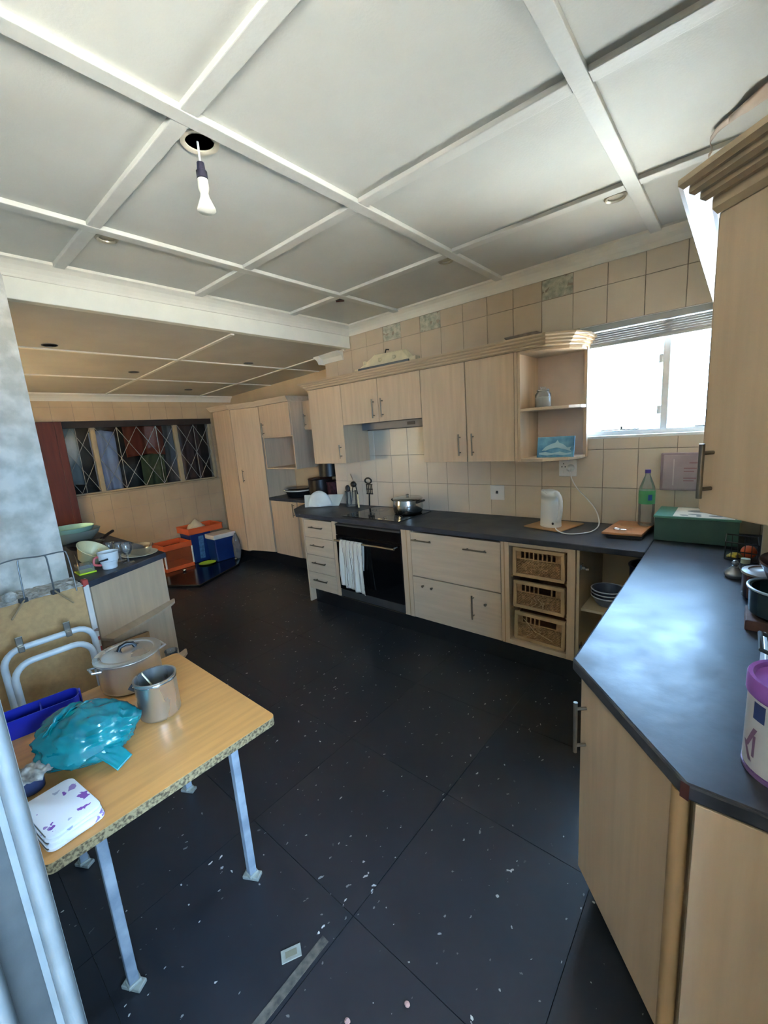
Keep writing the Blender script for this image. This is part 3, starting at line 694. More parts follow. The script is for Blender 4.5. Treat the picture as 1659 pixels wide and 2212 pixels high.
tag(obj('cooking_pot', MB().lathe([(.12,0),(.135,.01),(.135,.2),(.142,.203),(.142,.21),(.128,.208),(.128,.015),(.0001,.012)], (-.35, 2.87, .487), 32), mat('dark pot enamel', srgb(40, 50, 78), .3), smooth=True), 'large dark pot at the back of the open corner shelf', 'pot')

# ---- worktops
t = thing('worktop', 'dark slate worktop running along the tiled wall', 'worktop', (-1.8, 2.72, .864))
HX0, HX1, HY0, HY1 = -2.66, -2.02, 2.50, 2.96
poly = [(-.345, 2.432), (-.345, YB-.003), (-3.262, YB-.003), (-3.62, 3.02), (-3.60, 2.80), (-3.48, 2.60), (-3.24, 2.435)]
obj('top', MB().prism(poly, .864, .900), M_top, t, bevel=.006)
t = thing('worktop', 'dark slate worktop on the right, bright with window reflection', 'worktop', (0, 1.9, .864))
poly = [(-.040, .868), (.296, .868), (.296, YB-.003), (-.343, YB-.003), (-.343, 1.205)]
obj('top', MB().prism(poly, .864, .900), M_top, t, bevel=.006)
obj('edge_joint', MB().prism([(-.0465, .8735), (-.0335, .8665), (-.0325, .8655), (-.0475, .8725)], .8645, .8995), M_brown, t)
# ---- hob
t = thing('hob', 'black ceramic hob with four cooking zones set in the worktop', 'hob', (-2.34, 2.73, .9))
obj('glass_plate', MB().box(HX0, HX1, HY0, HY1, .9022, .907), M_blackglass, t, bevel=.003)
obj('trim', MB().box(HX0-.006, HX1+.006, HY0-.006, HY1+.006, .9002, .9022), M_darkgrey, t)
for x, y, r in ((-2.50, 2.62, .085), (-2.18, 2.62, .075), (-2.50, 2.84, .07), (-2.18, 2.84, .09)):
    obj('zone_ring', MB().lathe([(r,.9068),(r+.005,.9076),(r+.010,.9068)], (x,y,0), 40).lathe([(r*.55,.9068),(r*.55+.003,.9075),(r*.55+.006,.9068)], (x,y,0), 40), M_darkgrey, t, smooth=True)
tag(obj('foil_scrap', MB().grid(lambda u, v: (-2.26+.05*u+.02*v, 2.515+.04*v, .909+.006*noise.noise((u*3, v*3, 1))), 8, 8), M_chrome, solid=.001), 'small crumpled foil scrap at front of the hob', 'foil')
# ================================================================== RIGHT HAND RUN
DP = [(-.322, 1.215), (-.035, .893), (.296, .893), (.296, YF-.002), (-.322, YF-.002)]   # ccw footprint
t = thing('end_base_unit', 'maple base cabinet with diagonal door at the end of the right worktop', 'cabinet', (-.05, 1.7, ZB))
obj('carcass', MB().prism(offset_poly(DP, -.020), ZB, .862), M_maple, t)
A, B = Vector((-.322, 1.215, 0)), Vector((-.035, .893, 0)); dd = (B-A).normalized(); nn = Vector((dd.y, -dd.x, 0))
def diag_box(s0, s1, d0, d1, z0, z1, A=A, dd=dd, nn=nn):
    P = [A+dd*s0+nn*d0, A+dd*s0+nn*d1, A+dd*s1+nn*d1, A+dd*s1+nn*d0]
    return MB().loft([(p.x,p.y,z0) for p in P][::-1], [(p.x,p.y,z1) for p in P][::-1])
Ld = (B-A).length
door = obj('door', diag_box(.004, Ld-.030, -.019, 0, ZB, .856), M_maple, t, bevel=.0015)
hb = A+dd*.036
bar_handle(door, (hb.x, hb.y, .64), (hb.x, hb.y, .762), nn, off=.032, r=.006)
obj('corner_stile', MB().tube([(B.x-.012, B.y+.010, ZB), (B.x-.012, B.y+.010, .862)], .017, 12), M_maple_d, t, smooth=True)
obj('end_panel', MB().box(-.022, .295, .874, .893, ZB, .858), M_maple, t, bevel=.0015)
obj('side_panel', MB().box(-.3222, -.303, 1.235, YF-.004, ZB, .858), M_maple, t, bevel=.0015)
tag(obj('plinth', MB().prism(offset_poly(DP, -.075), 0, ZB-.001), M_plinth), 'black recessed plinth under the right base cabinet', 'plinth')
# wall cupboard on the right
UP = [(-.072, 1.272), (.14, 1.075), (.296, 1.075), (.296, 2.98), (-.072, 2.98)]
t = thing('wall_cupboard', 'shaded maple wall cupboard with diagonal door above the right worktop', 'cabinet', (.1, 2.0, 1.355))
obj('carcass', MB().prism(offset_poly(UP, -.020), 1.362, 2.02), M_maple, t)
A2, B2 = Vector((-.072, 1.272, 0)), Vector((.14, 1.075, 0)); d2 = (B2-A2).normalized(); n2 = Vector((d2.y, -d2.x, 0)); L2 = (B2-A2).length
door = obj('door', diag_box(.003, L2-.003, -.019, 0, 1.352, 2.018, A2, d2, n2), M_maple, t, bevel=.003)
hb = A2+d2*.030
bar_handle(door, (hb.x, hb.y, 1.415), (hb.x, hb.y, 1.50), n2, off=.030, r=.006)
obj('front_panel', MB().box(-.0721, -.053, 1.292, 2.98, 1.355, 2.018), M_maple, t, bevel=.002)
def crown(parent, fp, z, offs, hs, m=M_maple_h, name='crown_moulding'):
    mb = MB(); 
    for k, (o, hh) in enumerate(zip(offs, hs)):
        mb.prism(offset_poly(fp, o-.012), z, z+hh*.45, offset_poly(fp, o)); mb.prism(offset_poly(fp, o), z+hh*.45, z+hh); z += hh
    return obj(name, mb, m, parent)
UPc = [UP[0], UP[1], (.29, 1.075), (.29, 2.96), (-.072, 2.96)]
cr = MB(); z = 2.018
for o, hh in ((.012, .030), (.034, .016), (.054, .016), (.074, .020)):
    P0 = [(-.072,1.272),(.14,1.075)]
    fp = [tuple(Vector(p)) for p in UP]; q0 = offset_poly(fp, o-.010); q1 = offset_poly(fp, o)
    clip = lambda P: [(min(x, .296), min(y, 3.02)) for x, y in P]
    cr.prism(clip(q0), z, z+hh*.4, clip(q1)); cr.prism(clip(q1), z+hh*.4, z+hh); z += hh
obj('crown_moulding', cr, M_crown, t)
# upright board between worktop and cupboard
tag(obj('support_panel', MB().box(.094, .294, 2.352, 2.37, .901, 1.36), mat('pale board', srgb(196, 182, 158), .5, var=.04), bevel=.001), 'pale upright board between the right worktop and wall cupboard', 'panel')

# ================================================================== WALL CUPBOARDS ALONG THE KITCHEN WALL
YU, UZ0, UZ1 = 2.70, 1.352, 2.046
def ucarc(parent, x0, x1, z0, z1=UZ1):
    mb = MB(); s = .016
    mb.box(x0, x0+s, YU+.019, YB-.004, z0, z1).box(x1-s, x1, YU+.019, YB-.004, z0, z1).box(x0+s, x1-s, YU+.019, YB-.004, z0, z0+s).box(x0+s, x1-s, YU+.019, YB-.004, z1-s, z1).box(x0+s, x1-s, YB-.012, YB-.004, z0+s, z1-s)
    return obj('carcass', mb, M_maple, parent)
def udoor(parent, x0, x1, z0, hx, hz0, hz1, z1=UZ1):
    g = .002; d = obj('door', MB().box(x0+g, x1-g, YU, YU+.018, z0+g, z1-g), M_maple, parent, bevel=.0015)
    bar_handle(d, (hx, YU, hz0), (hx, YU, hz1), (0,-1,0)); return d
t = thing('wall_cupboard', 'narrow maple wall cupboard left of the extractor', 'cabinet', (-2.97, 2.86, UZ0))
ucarc(t, -3.19, -2.752, UZ0); udoor(t, -3.192, -2.750, UZ0-.002, -2.80, 1.42, 1.50)
t = thing('wall_cupboard', 'short maple wall cupboard with two doors above the hob', 'cabinet', (-2.32, 2.86, 1.69))
ucarc(t, -2.750, -1.886, 1.70); udoor(t, -2.748, -2.320, 1.692, -2.365, 1.75, 1.86); udoor(t, -2.318, -1.888, 1.692, -2.27, 1.75, 1.86)
t = thing('wall_cupboard', 'tall maple wall cupboard with two doors right of the extractor', 'cabinet', (-1.52, 2.86, UZ0))
ucarc(t, -1.884, -1.150, UZ0); udoor(t, -1.886, -1.508, UZ0-.002, -1.56, 1.42, 1.53); udoor(t, -1.504, -1.150, UZ0-.002, -1.455, 1.42, 1.53)
obj('end_stile', MB().box(-1.149, -1.131, YU, YB-.004, UZ0-.002, UZ1), M_maple, t)
t = thing('extractor_hood', 'slim grey extractor under the short wall cupboard', 'extractor', (-2.3, 2.86, 1.63))
obj('body', MB().box(-2.735, -1.90, 2.93, YB-.006, 1.636, 1.699), mat('extractor grey', srgb(120, 118, 118), .45, .2), t, bevel=.003)
obj('grille', MB().box(-2.68, -1.95, 2.94, YB-.02, 1.630, 1.636), M_darkgrey, t)
obj('switch', MB().box(-2.20, -2.12, 2.924, 2.93, 1.655, 1.68), M_darkgrey, t, bevel=.002)
# open end shelves
t = thing('shelf_unit', 'open maple end shelves beside the bright window', 'shelf', (-.96, 2.86, UZ0))
obj('side_panel', MB().box(-1.1305, -1.112, YU+.004, YB-.004, UZ0, UZ1), M_maple, t, bevel=.001)
obj('back_panel', MB().box(-1.112, -.785, YB-.012, YB-.004, UZ0, UZ1), mat('pale back board', srgb(206, 186, 168), .5, var=.04), t)
obj('right_stile', MB().box(-.802, -.782, YB-.05, YB-.012, UZ0, UZ1), M_maple, t, bevel=.001)
SP = [(-1.112, YU+.006), (-.97, YU+.006), (-.84, YU+.10), (-.79, YU+.19), (-.785, YB-.013), (-1.112, YB-.013)]
obj('bottom_shelf', MB().prism(SP, UZ0-.006, UZ0+.014), M_maple_h, t, bevel=.002)
obj('shelf', MB().prism(SP, 1.672, 1.690), M_maple_h, t, bevel=.002)
obj('top_board', MB().prism(SP, 2.028, UZ1), M_maple_h, t, bevel=.002)
# crown moulding on top of the run
fp = [(-3.19, YU), (-.95, YU), (-.84, YU+.09), (-.784, YU+.2), (-.784, YB-.004), (-3.19, YB-.004)]
mb = MB(); z = UZ1+.0005
for o, hh in ((.016, .018), (.034, .016), (.052, .016), (.068, .018)):
    c = lambda P: [(max(min(x, -.79+.7*o if x > -1 else x), -3.5), min(y, YB-.004)) for x, y in P]
    mb.prism(c(offset_poly(fp, o-.010)), z, z+hh*.4, c(offset_poly(fp, o))); mb.prism(c(offset_poly(fp, o)), z+hh*.4, z+hh); z += hh
tag(obj('crown_moulding', mb, M_crown), 'long fluted maple moulding along the tops of the wall cupboards', 'moulding')
CZ = UZ1+.0695
# things on the open shelves
def jar(x, y, z, r, h, label, lidm):
    b = thing('glass_jar', label, 'jar', (x, y, z))
    obj('body', MB().lathe([(r*.9,0),(r,.006),(r,h*.72),(r*.72,h*.86),(r*.72,h*.9)], (x,y,z), 24), M_clearplastic, b, smooth=True)
    obj('lid', MB().lathe([(r*.76,h*.88),(r*.8,h*.9),(r*.78,h*.98),(r*.3,h),(r*.3,h*1.06),(r*.36,h*1.12),(.0001,h*1.14)], (x,y,z), 24), lidm, b, smooth=True)
    obj('contents', MB().lathe([(r*.86,.003),(r*.95,.008),(r*.95,h*.55),(.0001,h*.6)], (x,y,z), 24), mat('jar contents', srgb(196, 186, 172), .9), b, smooth=True)
jar(-1.01, 2.83, 1.6905, .05, .115, 'clear glass jar with knobbed lid on the open end shelf', M_glass)
pc = thing('picture_plaque', 'blue plaque with a pale leaping dolphin on the bottom end shelf', 'picture', (-.925, 2.80, UZ0+.0145))
pc.rotation_euler = (math.radians(-14), 0, math.radians(4))
obj('board', MB().box(-.115, .115, 0, .012, 0, .135), mat('sea blue print', srgb(40, 104, 148), .35, var=.25, scale=14, col2=srgb(96, 156, 188)), pc, world=False, bevel=.002)
Mdol = mat('pale blue print', srgb(150, 186, 202), .4, var=.1)
def shape(pts, y, parent, name, m):
    obj(name, MB().loft([(x, y, z) for x, z in pts], [(x, y+.0015, z) for x, z in pts]), m, parent, world=False)
top = [(-.085,.045),(-.06,.07),(-.03,.085),(0,.095),(.012,.112),(.022,.094),(.05,.082),(.075,.06),(.098,.066),(.09,.05),(.10,.034),(.078,.044),(.05,.052),(.01,.062),(-.03,.056),(-.06,.044)]
shape(top[::-1], -.0013, pc, 'dolphin_print', Mdol)
shape([(-.10,.03),(-.06,.036),(-.02,.026),(.03,.036),(.07,.024),(.10,.03),(.10,.018),(.05,.012),(0,.018),(-.05,.012),(-.10,.02)][::-1], -.0013, pc, 'wave_print', Mdol)
# roasting tray lying on the moulding
tag(obj('baking_tray', MB().loft([(-1.20,2.74,CZ+.001),(-1.03,2.74,CZ+.001),(-1.03,2.98,CZ+.001),(-1.20,2.98,CZ+.001)], [(-1.23,2.71,CZ+.034),(-1.0,2.71,CZ+.034),(-1.0,3.0,CZ+.034),(-1.23,3.0,CZ+.034)]), mat('tarnished tin', srgb(150, 138, 126), .5, .4, var=.2, scale=20), bevel=.012), 'upturned tarnished tin on top of the wall cupboards near the window', 'tray')
# old light fitting on the wall above the cupboards
lf = thing('light_fitting', 'cream metal wall light fitting without tubes above the hob cupboard', 'light fitting', (-2.46, 2.99, 2.17))
obj('body', MB().loft([(-2.80,YB-.004,2.19),(-2.13,YB-.004,2.19),(-2.24,YB-.004,2.292),(-2.60,YB-.004,2.304)][::-1], [(-2.76,YB-.055,2.195),(-2.17,YB-.055,2.195),(-2.27,YB-.03,2.283),(-2.58,YB-.03,2.293)][::-1]), M_cream, lf, bevel=.003)
obj('lamp_bar', MB().box(-2.745, -2.165, YB-.085, YB-.03, 2.163, 2.194), mat('grey reflector', srgb(92, 98, 104), .4, .3), lf, bevel=.004)
obj('end_bracket', MB().box(-2.80, -2.75, YB-.07, YB-.004, 2.18, 2.196), M_cream, lf, bevel=.002)
obj('end_bracket', MB().box(-2.17, -2.10, YB-.07, YB-.004, 2.18, 2.21), M_cream, lf, bevel=.002)
for x in (-2.68, -2.50, -2.34):
    obj('lamp_clip', MB().lathe([(.016,0),(.014,.018),(.008,.022),(.0001,.024)], (x, YB-.044, 2.24), 12, M=Matrix.Rotation(PI/2, 3, 'X')).box(x-.004, x+.004, YB-.075, YB-.05, 2.222, 2.25), M_cream, lf, smooth=True)
obj('wire_stub', MB().tube([(-2.46, YB-.02, 2.296), (-2.44, YB-.03, 2.318), (-2.41, YB-.03, 2.312)], .006, 8), M_black, lf, smooth=True)

# ================================================================== SOCKETS, KETTLE, BOARDS
def plate(name, label, cat, x0, x1, z0, z1):
    t = thing(name, label, cat, ((x0+x1)/2, YB, (z0+z1)/2))
    obj('plate', MB().box(x0, x1, YB-.011, YB-.0008, z0, z1), M_white, t, bevel=.004); return t
t = plate('isolator_switch', 'white square switch plate low on the tiles left of the kettle', 'switch', -1.492, -1.376, 1.022, 1.138)
obj('rocker', MB().exx([(YB-.011, 1.072), (YB-.017, 1.074), (YB-.012, 1.094), (YB-.011, 1.094)], -1.444, -1.426), M_darkgrey, t)
t = plate('wall_socket', 'white wall socket plate with plug under the end shelves', 'socket', -.968, -.850, 1.213, 1.329)
for dx, dz in ((0, .016), (-.011, -.005), (.011, -.005)):
    obj('pin_hole', MB().lathe([(.0042,0),(.0042,.0015),(.0001,.0016)], (-.936+dx, YB-.0105, 1.285+dz), 10, M=Matrix.Rotation(PI/2, 3, 'X')), M_darkgrey, t)
obj('rocker', MB().box(-.948, -.936, YB-.015, YB-.010, 1.235, 1.255), M_white, t, bevel=.001)
obj('plug', MB().lathe([(.024,0),(.026,.006),(.024,.024),(.012,.036),(.010,.044),(.0001,.045)], (-.888, YB-.011, 1.272), 18, M=Matrix.Rotation(PI/2, 3, 'X')), M_white, t, smooth=True)
kb = tag(obj('kettle_board', MB().prism([(-1.105, 2.725), (-.845, 2.66), (-.775, 2.94), (-1.035, 2.985)], .9005, .909), mat('two tone board', srgb(150, 128, 92), .5, var=.12, scale=4, col2=srgb(190, 140, 96)), bevel=.002), 'thin wooden board under the white kettle', 'board')
k = thing('kettle', 'white plastic jug kettle with loop handle on a thin board', 'kettle', (-.945, 2.79, .9095), math.radians(-38))
def kprof(z):
    f = z/.225; return .072*(1-.13*f), .058*(1-.10*f)
def kring(z, n=28):
    a, b = kprof(z); return [(a*math.copysign(abs(math.cos(2*PI*i/n))**.8, math.cos(2*PI*i/n)), b*math.copysign(abs(math.sin(2*PI*i/n))**.8, math.sin(2*PI*i/n)), z) for i in range(n)]
mb = MB(); zs_ = [.012, .02, .06, .11, .16, .20]
for a, b in zip(zs_[:-1], zs_[1:]): mb.loft(kring(a), kring(b), caps=False)
mb.loft(kring(.012), [(x*.94, y*.94, .010) for x, y, z in kring(.012)]); 
R = kring(.20); mb.loft(R, [(x*.9+(-.012 if x < 0 else 0), y*.9, .225+(.012 if x < 0 else 0)) for x, y, z in R])
obj('body', mb, M_white, k, world=False, smooth=True)
obj('base', MB().lathe([(.074,0),(.076,.004),(.074,.011),(.0001,.011)], (0,0,0), 28, sx=1, sy=.84), M_white, k, world=False, smooth=True)
obj('spout', MB().loft([(-.058,-.022,.17),(-.058,.022,.17),(-.066,.018,.232),(-.066,-.018,.232)], [(-.062,-.010,.176),(-.062,.010,.176),(-.098,.008,.236),(-.098,-.008,.236)]), M_white, k, world=False, bevel=.003)
obj('lid', MB().loft([(x*.9, y*.88, .226) for x, y, z in R], [(x*.7, y*.68, .236) for x, y, z in R]), M_white, k, world=False, smooth=True)
obj('handle', MB().tube([(.040,0,.222),(.075,0,.226),(.103,0,.205),(.110,0,.15),(.104,0,.085),(.088,0,.045),(.06,0,.04)], [.014,.015,.015,.014,.013,.014,.012], 12), M_white, k, world=False, smooth=True, subd=1)
obj('switch', MB().lathe([(.008,0),(.008,.006),(.0001,.007)], (.072, -.030, .03), 12, M=Matrix.Rotation(PI/2, 3, 'X')), M_darkgrey, k, world=False, smooth=True)
cord = [(-.90,2.735,.925),(-.86,2.655,.916),(-.80,2.63,.9055),(-.73,2.66,.9055),(-.675,2.75,.9065),(-.665,2.86,.93),(-.70,2.93,1.0),(-.765,2.965,1.07),(-.83,2.985,1.13),(-.872,2.99,1.20),(-.886,2.985,1.262)]
def smoothpath(P, n=6):
    P = [Vector(p) for p in P]; out = []
    for i in range(len(P)-1):
        p0, p1, p2, p3 = P[max(i-1,0)], P[i], P[i+1], P[min(i+2,len(P)-1)]
        for j in range(n):
            t = j/n; out.append(.5*((2*p1)+(p2-p0)*t+(2*p0-5*p1+4*p2-p3)*t*t+(3*p1-p0-3*p2+p3)*t**3))
    return out+[P[-1]]
_kr = Matrix.Rotation(math.radians(38), 3, 'Z')
obj('power_cord', MB().tube([_kr@(Vector(q)-k.location) for q in smoothpath(cord)], .0038, 8), M_white, k, world=False, smooth=True)
# cutting boards and bottle
BRD = [(-.60, 2.64), (-.395, 2.655), (-.375, 2.985), (-.575, 2.985)]
tag(obj('cutting_board', MB().prism([(-.575, 2.66), (-.395, 2.67), (-.38, 2.99), (-.565, 2.99)], .9005, .921), M_black), 'black board lying under the wooden cutting board', 'board')
cb = thing('cutting_board', 'orange brown wooden cutting board by the green box', 'board', (-.49, 2.8, .9215))
obj('slab', MB().prism(BRD, .9215, .936), M_ply, cb, bevel=.003)
obj('juice_groove', MB().tube([(-.470+.075*math.cos(2*PI*i/28), 2.87+.07*math.sin(2*PI*i/28), .936) for i in range(28)], .0022, 5, closed=True), M_maple_d, cb)
key = thing('bottle_opener', 'small metal ring opener on the wooden cutting board', 'opener', (-.53, 2.715, .937))
obj('ring', MB().tube([(-.535+.018*math.cos(2*PI*i/16), 2.72+.014*math.sin(2*PI*i/16), .941) for i in range(16)], .004, 6, closed=True), M_chrome, key, smooth=True)
obj('shank', MB().tube([(-.52, 2.712, .941), (-.50, 2.70, .943), (-.485, 2.71, .941)], .004, 6), M_chrome, key, smooth=True)
b = thing('plastic_bottle', 'clear plastic bottle with green label and purple cap', 'bottle', (-.415, 2.90, .9365))
P = [(.036,0),(.042,.006),(.043,.06),(.041,.07),(.043,.08),(.043,.20),(.040,.235),(.026,.275),(.014,.305),(.0135,.322)]
obj('body', MB().lathe(P, (-.415,2.90,.9365), 24), M_clearplastic, b, smooth=True)
obj('label_band', MB().lathe([(.0438,.135),(.0438,.215)], (-.415,2.90,.9365), 24), mat('green label', srgb(74, 160, 110), .4, var=.1), b, smooth=True)
obj('label_mark', MB().cbox((-.393, 2.8625, 1.112), (.022, .002, .034), .55), mat('blue label', srgb(44, 84, 160), .4), b)
obj('cap', MB().lathe([(.0155,.318),(.0155,.338),(.0001,.339)], (-.415,2.90,.9365), 18), mat('violet cap', srgb(84, 64, 150), .4), b, smooth=True)
# green box, paper, wall cover
gb = thing('green_box', 'large dark green box in the worktop corner', 'box', (-.15, 2.86, .9005))
Mg = mat('dark green board', srgb(52, 84, 76), .55, var=.1); Mg2 = mat('teal green board', srgb(84, 140, 122), .55, var=.08)
obj('body', MB().prism([(-.345, 2.70), (.02, 2.70), (.02, 2.98), (-.345, 2.98)], .9005, 1.030), Mg, gb, bevel=.003)
obj('lid', MB().prism([(-.350, 2.695), (.025, 2.695), (.025, 2.985), (-.350, 2.985)], 1.0305, 1.042), Mg2, gb, bevel=.002)
pp = thing('printed_sheet', 'white sheet with grey blots lying on the green box', 'sheet', (-.15, 2.83, 1.0425))
obj('paper', MB().box(-.262, .0, 2.70, 2.96, 1.0425, 1.0445), mat('paper white', srgb(232, 226, 212), .7), pp)
for cx_, cy_, rx, ry in ((-.215, 2.735, .02, .014), (-.17, 2.77, .03, .012), (-.15, 2.735, .012, .02), (-.16, 2.86, .05, .03), (-.08, 2.75, .03, .016)):
    obj('blot', MB().lathe([(1,1.0446),(1,1.0452),(.0001,1.0453)], (cx_, cy_, 0), 14, sx=rx, sy=ry), mat('grey print', srgb(140, 142, 136), .7), pp)
wc = thing('wall_cover', 'grey framed panel on the tiles behind the green box', 'panel', (-.23, 3.01, 1.14))
obj('frame', MB().box(-.366, -.10, YB-.030, YB-.001, 1.138, 1.362), mat('mauve grey plastic', srgb(150, 134, 142), .5), wc, bevel=.006)
obj('face', MB().box(-.352, -.114, YB-.034, YB-.029, 1.15, 1.350), mat('pale mauve plastic', srgb(166, 152, 158), .5), wc, bevel=.003)
obj('slot', MB().box(-.302, -.297, YB-.037, YB-.034, 1.17, 1.325), mat('pale strip', srgb(196, 186, 188), .5), wc)
for k_, (a, c) in enumerate(((-.225, 1.30), (-.25, 1.268), (-.25, 1.25), (-.25, 1.21), (-.25, 1.195))):
    obj('print_line', MB().box(a, a+.05+.012*(k_ % 2), YB-.0355, YB-.0338, c, c+.007), mat('faint print', srgb(150, 118, 124), .6), wc)
# wire basket with fruit etc.
wb = thing('wire_basket', 'black wire basket with ball and yellow packet by the upright board', 'basket', (.05, 2.52, .9005))
mb = MB(); q = [(-.028, 2.46), (.09, 2.43), (.09, 2.60), (-.028, 2.62)]
for z in (.906, .945, .985): mb.tube([(x, y, z) for x, y in q], .003, 6, closed=True)
for i in range(4):
    p0, p1 = Vector(q[i]), Vector(q[(i+1) % 4])
    for s in range(5): pt = p0.lerp(p1, s/5); mb.tube([(pt.x, pt.y, .906), (pt.x, pt.y, .985)], .0018, 5)
obj('wires', mb, M_black, wb, smooth=True)
obj('floor_panel', MB().prism(q, .902, .905), M_black, wb)
tag(obj('ball', MB().sphere((.058, 2.50, .936), .030, 18, 12), mat('orange rubber', srgb(204, 92, 48), .6), smooth=True), 'small orange ball in the wire basket', 'ball')
tag(obj('yellow_packet', MB().grid(lambda u, v: (-.02+.06*u, 2.475+.04*v, .908+.022*math.sin(u*PI)*math.sin(v*PI)), 8, 8), mat('yellow wrapper', srgb(222, 196, 60), .4, var=.3, scale=40, col2=srgb(60, 50, 30)), solid=.003, smooth=True), 'crumpled yellow and black packet in the wire basket', 'packet')
# cruet and shaker
s = thing('glass_cruet', 'round clear glass cruet with a ball stopper', 'cruet', (.012, 2.20, .9005))
obj('body', MB().lathe([(.030,0),(.036,.012),(.034,.022),(.018,.040),(.012,.046),(.012,.05)], (.012,2.20,.9005), 20), mat('silvered glass', srgb(186, 190, 194), .12, .7), s, smooth=True)
obj('stopper', MB().sphere((.012, 2.20, .962), .013, 14, 8), mat('silvered glass', srgb(186, 190, 194), .12, .7), s, smooth=True)
s = thing('salt_shaker', 'small pale salt shaker behind the glass cruet', 'shaker', (.045, 2.27, .9005))
obj('body', MB().lathe([(.026,0),(.026,.01),(.016,.024),(.015,.05)], (.045,2.27,.9005), 16), M_clearplastic, s, smooth=True)
obj('cap', MB().lathe([(.016,.046),(.016,.066),(.0001,.067)], (.045,2.27,.9005), 16), mat('pale green plastic', srgb(196, 206, 176), .4), s, smooth=True)
# pot stack at the right edge
tag(obj('brick', MB().box(.045, .20, 1.66, 1.80, .9005, .935), mat('brown brick', srgb(104, 70, 58), .8, var=.2, scale=30), bevel=.004), 'brown block under the dark casserole on the right worktop', 'block')
cs = thing('casserole', 'dark teal casserole with white rim on a brown block', 'pot', (.14, 1.74, .9355))
obj('body', MB().lathe([(.082,0),(.094,.012),(.097,.085),(.102,.088),(.102,.094),(.090,.092),(.088,.016),(.0001,.012)], (.145,1.74,.9355), 32), mat('dark teal enamel', srgb(34, 52, 58), .18, spec=.7), cs, smooth=True)
obj('rim', MB().tube([(.145+.100*math.cos(2*PI*i/36), 1.74+.100*math.sin(2*PI*i/36), 1.030) for i in range(36)], .0045, 6, closed=True), mat('pale rim', srgb(190, 204, 208), .3), cs, smooth=True)
lp = thing('lidded_pot', 'small brown pot with pale lid behind the casserole', 'pot', (.12, 1.98, .9005))
obj('body', MB().lathe([(.068,0),(.078,.01),(.080,.095),(.084,.098),(.0001,.099)], (.112,1.98,.9005), 28), M_brown, lp, smooth=True)
obj('lid', MB().lathe([(.084,.0985),(.082,.106),(.064,.110),(.062,.106),(.050,.107),(.020,.114),(.012,.120),(.016,.130),(.0001,.134)], (.112,1.98,.9005), 28), mat('beige lid', srgb(150, 134, 124), .3), lp, smooth=True)
od = thing('oval_dish', 'brown oval dish of crumpled silver wrappers stacked on the casserole', 'dish', (.17, 1.80, 1.034))
def ov(r, z): return (r, z)
obj('dish', MB().lathe([(.6,1.0355),(.72,1.042),(.97,1.098),(1.0,1.104),(.98,1.110),(.93,1.104),(.70,1.052),(.0001,1.048)], (.165,1.78,0), 36, sx=.098, sy=.135), M_brown, od, smooth=True)
def crumple(c, r, seed, m, label, parent=None, name='wrapper'):
    mb = MB(); mb.sphere((0,0,0), 1, 12, 8)
    mb.v = [tuple(Vector(c)+Vector((v[0]*r[0], v[1]*r[1], v[2]*r[2]))*(1+.35*noise.noise(Vector(v)*2.3+Vector((seed,0,0))))) for v in mb.v]
    return obj(name, mb, m, parent)
crumple((.15, 1.75, 1.085), (.035, .05, .022), 3, mat('silver wrapper', srgb(196, 196, 204), .25, .6), '', od, 'wrapper')
crumple((.19, 1.82, 1.085), (.035, .04, .024), 7, mat('silver wrapper', srgb(196, 196, 204), .25, .6), '', od, 'wrapper')
# white bread bin, mostly outside the picture
bb = thing('bread_bin', 'white bread bin at the right edge behind the purple tin', 'bread bin', (.18, 1.28, .9005))
obj('body', MB().exy([(.082,.9005),(.292,.9005),(.292,1.20),(.13,1.20),(.092,1.14)], 1.14, 1.40), M_white, bb, bevel=.006)
obj('front_lip', MB().exy([(.074,.91),(.0815,.91),(.0815,1.02),(.074,1.02)], 1.15, 1.39), M_white, bb, bevel=.002)
obj('handle', MB().tube([(.080,1.22,1.04),(.066,1.22,1.045),(.066,1.32,1.045),(.080,1.32,1.04)], .005, 8), M_darkgrey, bb, smooth=True)
# purple tin
pt = thing('drink_tin', 'purple ribbed tin with white printed label and lid at right edge', 'tin', (.112, 1.0, .9005))
TX, TY, TR = .115, 1.005, .072
nrib = 72
def tinring(z, r): return [(TX+(r+(.0012 if i % 2 else -.0004))*math.cos(2*PI*i/nrib), TY+(r+(.0012 if i % 2 else -.0004))*math.sin(2*PI*i/nrib), z) for i in range(nrib)]
mb = MB(); mb.loft(tinring(.908, TR), tinring(1.068, TR)); obj('body', mb, mat('purple card', srgb(110, 66, 140), .45, var=.15, scale=12), pt)
obj('base_rim', MB().lathe([(TR-.004,0),(TR+.003,.001),(TR+.003,.008),(TR-.002,.009)], (TX,TY,.9005), 40), mat('violet rim', srgb(120, 90, 140), .4), pt, smooth=True)
obj('lid', MB().lathe([(TR+.002,1.062),(TR+.006,1.064),(TR+.006,1.094),(TR+.004,1.098),(TR-.003,1.097),(TR-.006,1.089),(.02,1.088),(.0001,1.089)], (TX,TY,0), 48), M_purple, pt, smooth=True)
obj('lid_mark', MB().cbox((TX+.004, TY-.01, 1.0895), (.02, .006, .001), .6), M_brown, pt)
def wrap(name, a0, a1, z0, z1, dr, m, skew=0):
    mb = MB(); n = 14
    mb.grid(lambda u, v: (TX+(TR+dr)*math.cos(a0+(a1-a0)*u+skew*v), TY+(TR+dr)*math.sin(a0+(a1-a0)*u+skew*v), z0+(z1-z0)*v), n, 4)
    obj(name, mb, m, pt, smooth=True)
AL = math.radians(205)
wrap('label_panel', AL-.62, AL+.62, .913, 1.060, .0022, mat('label white', srgb(206, 204, 206), .5))
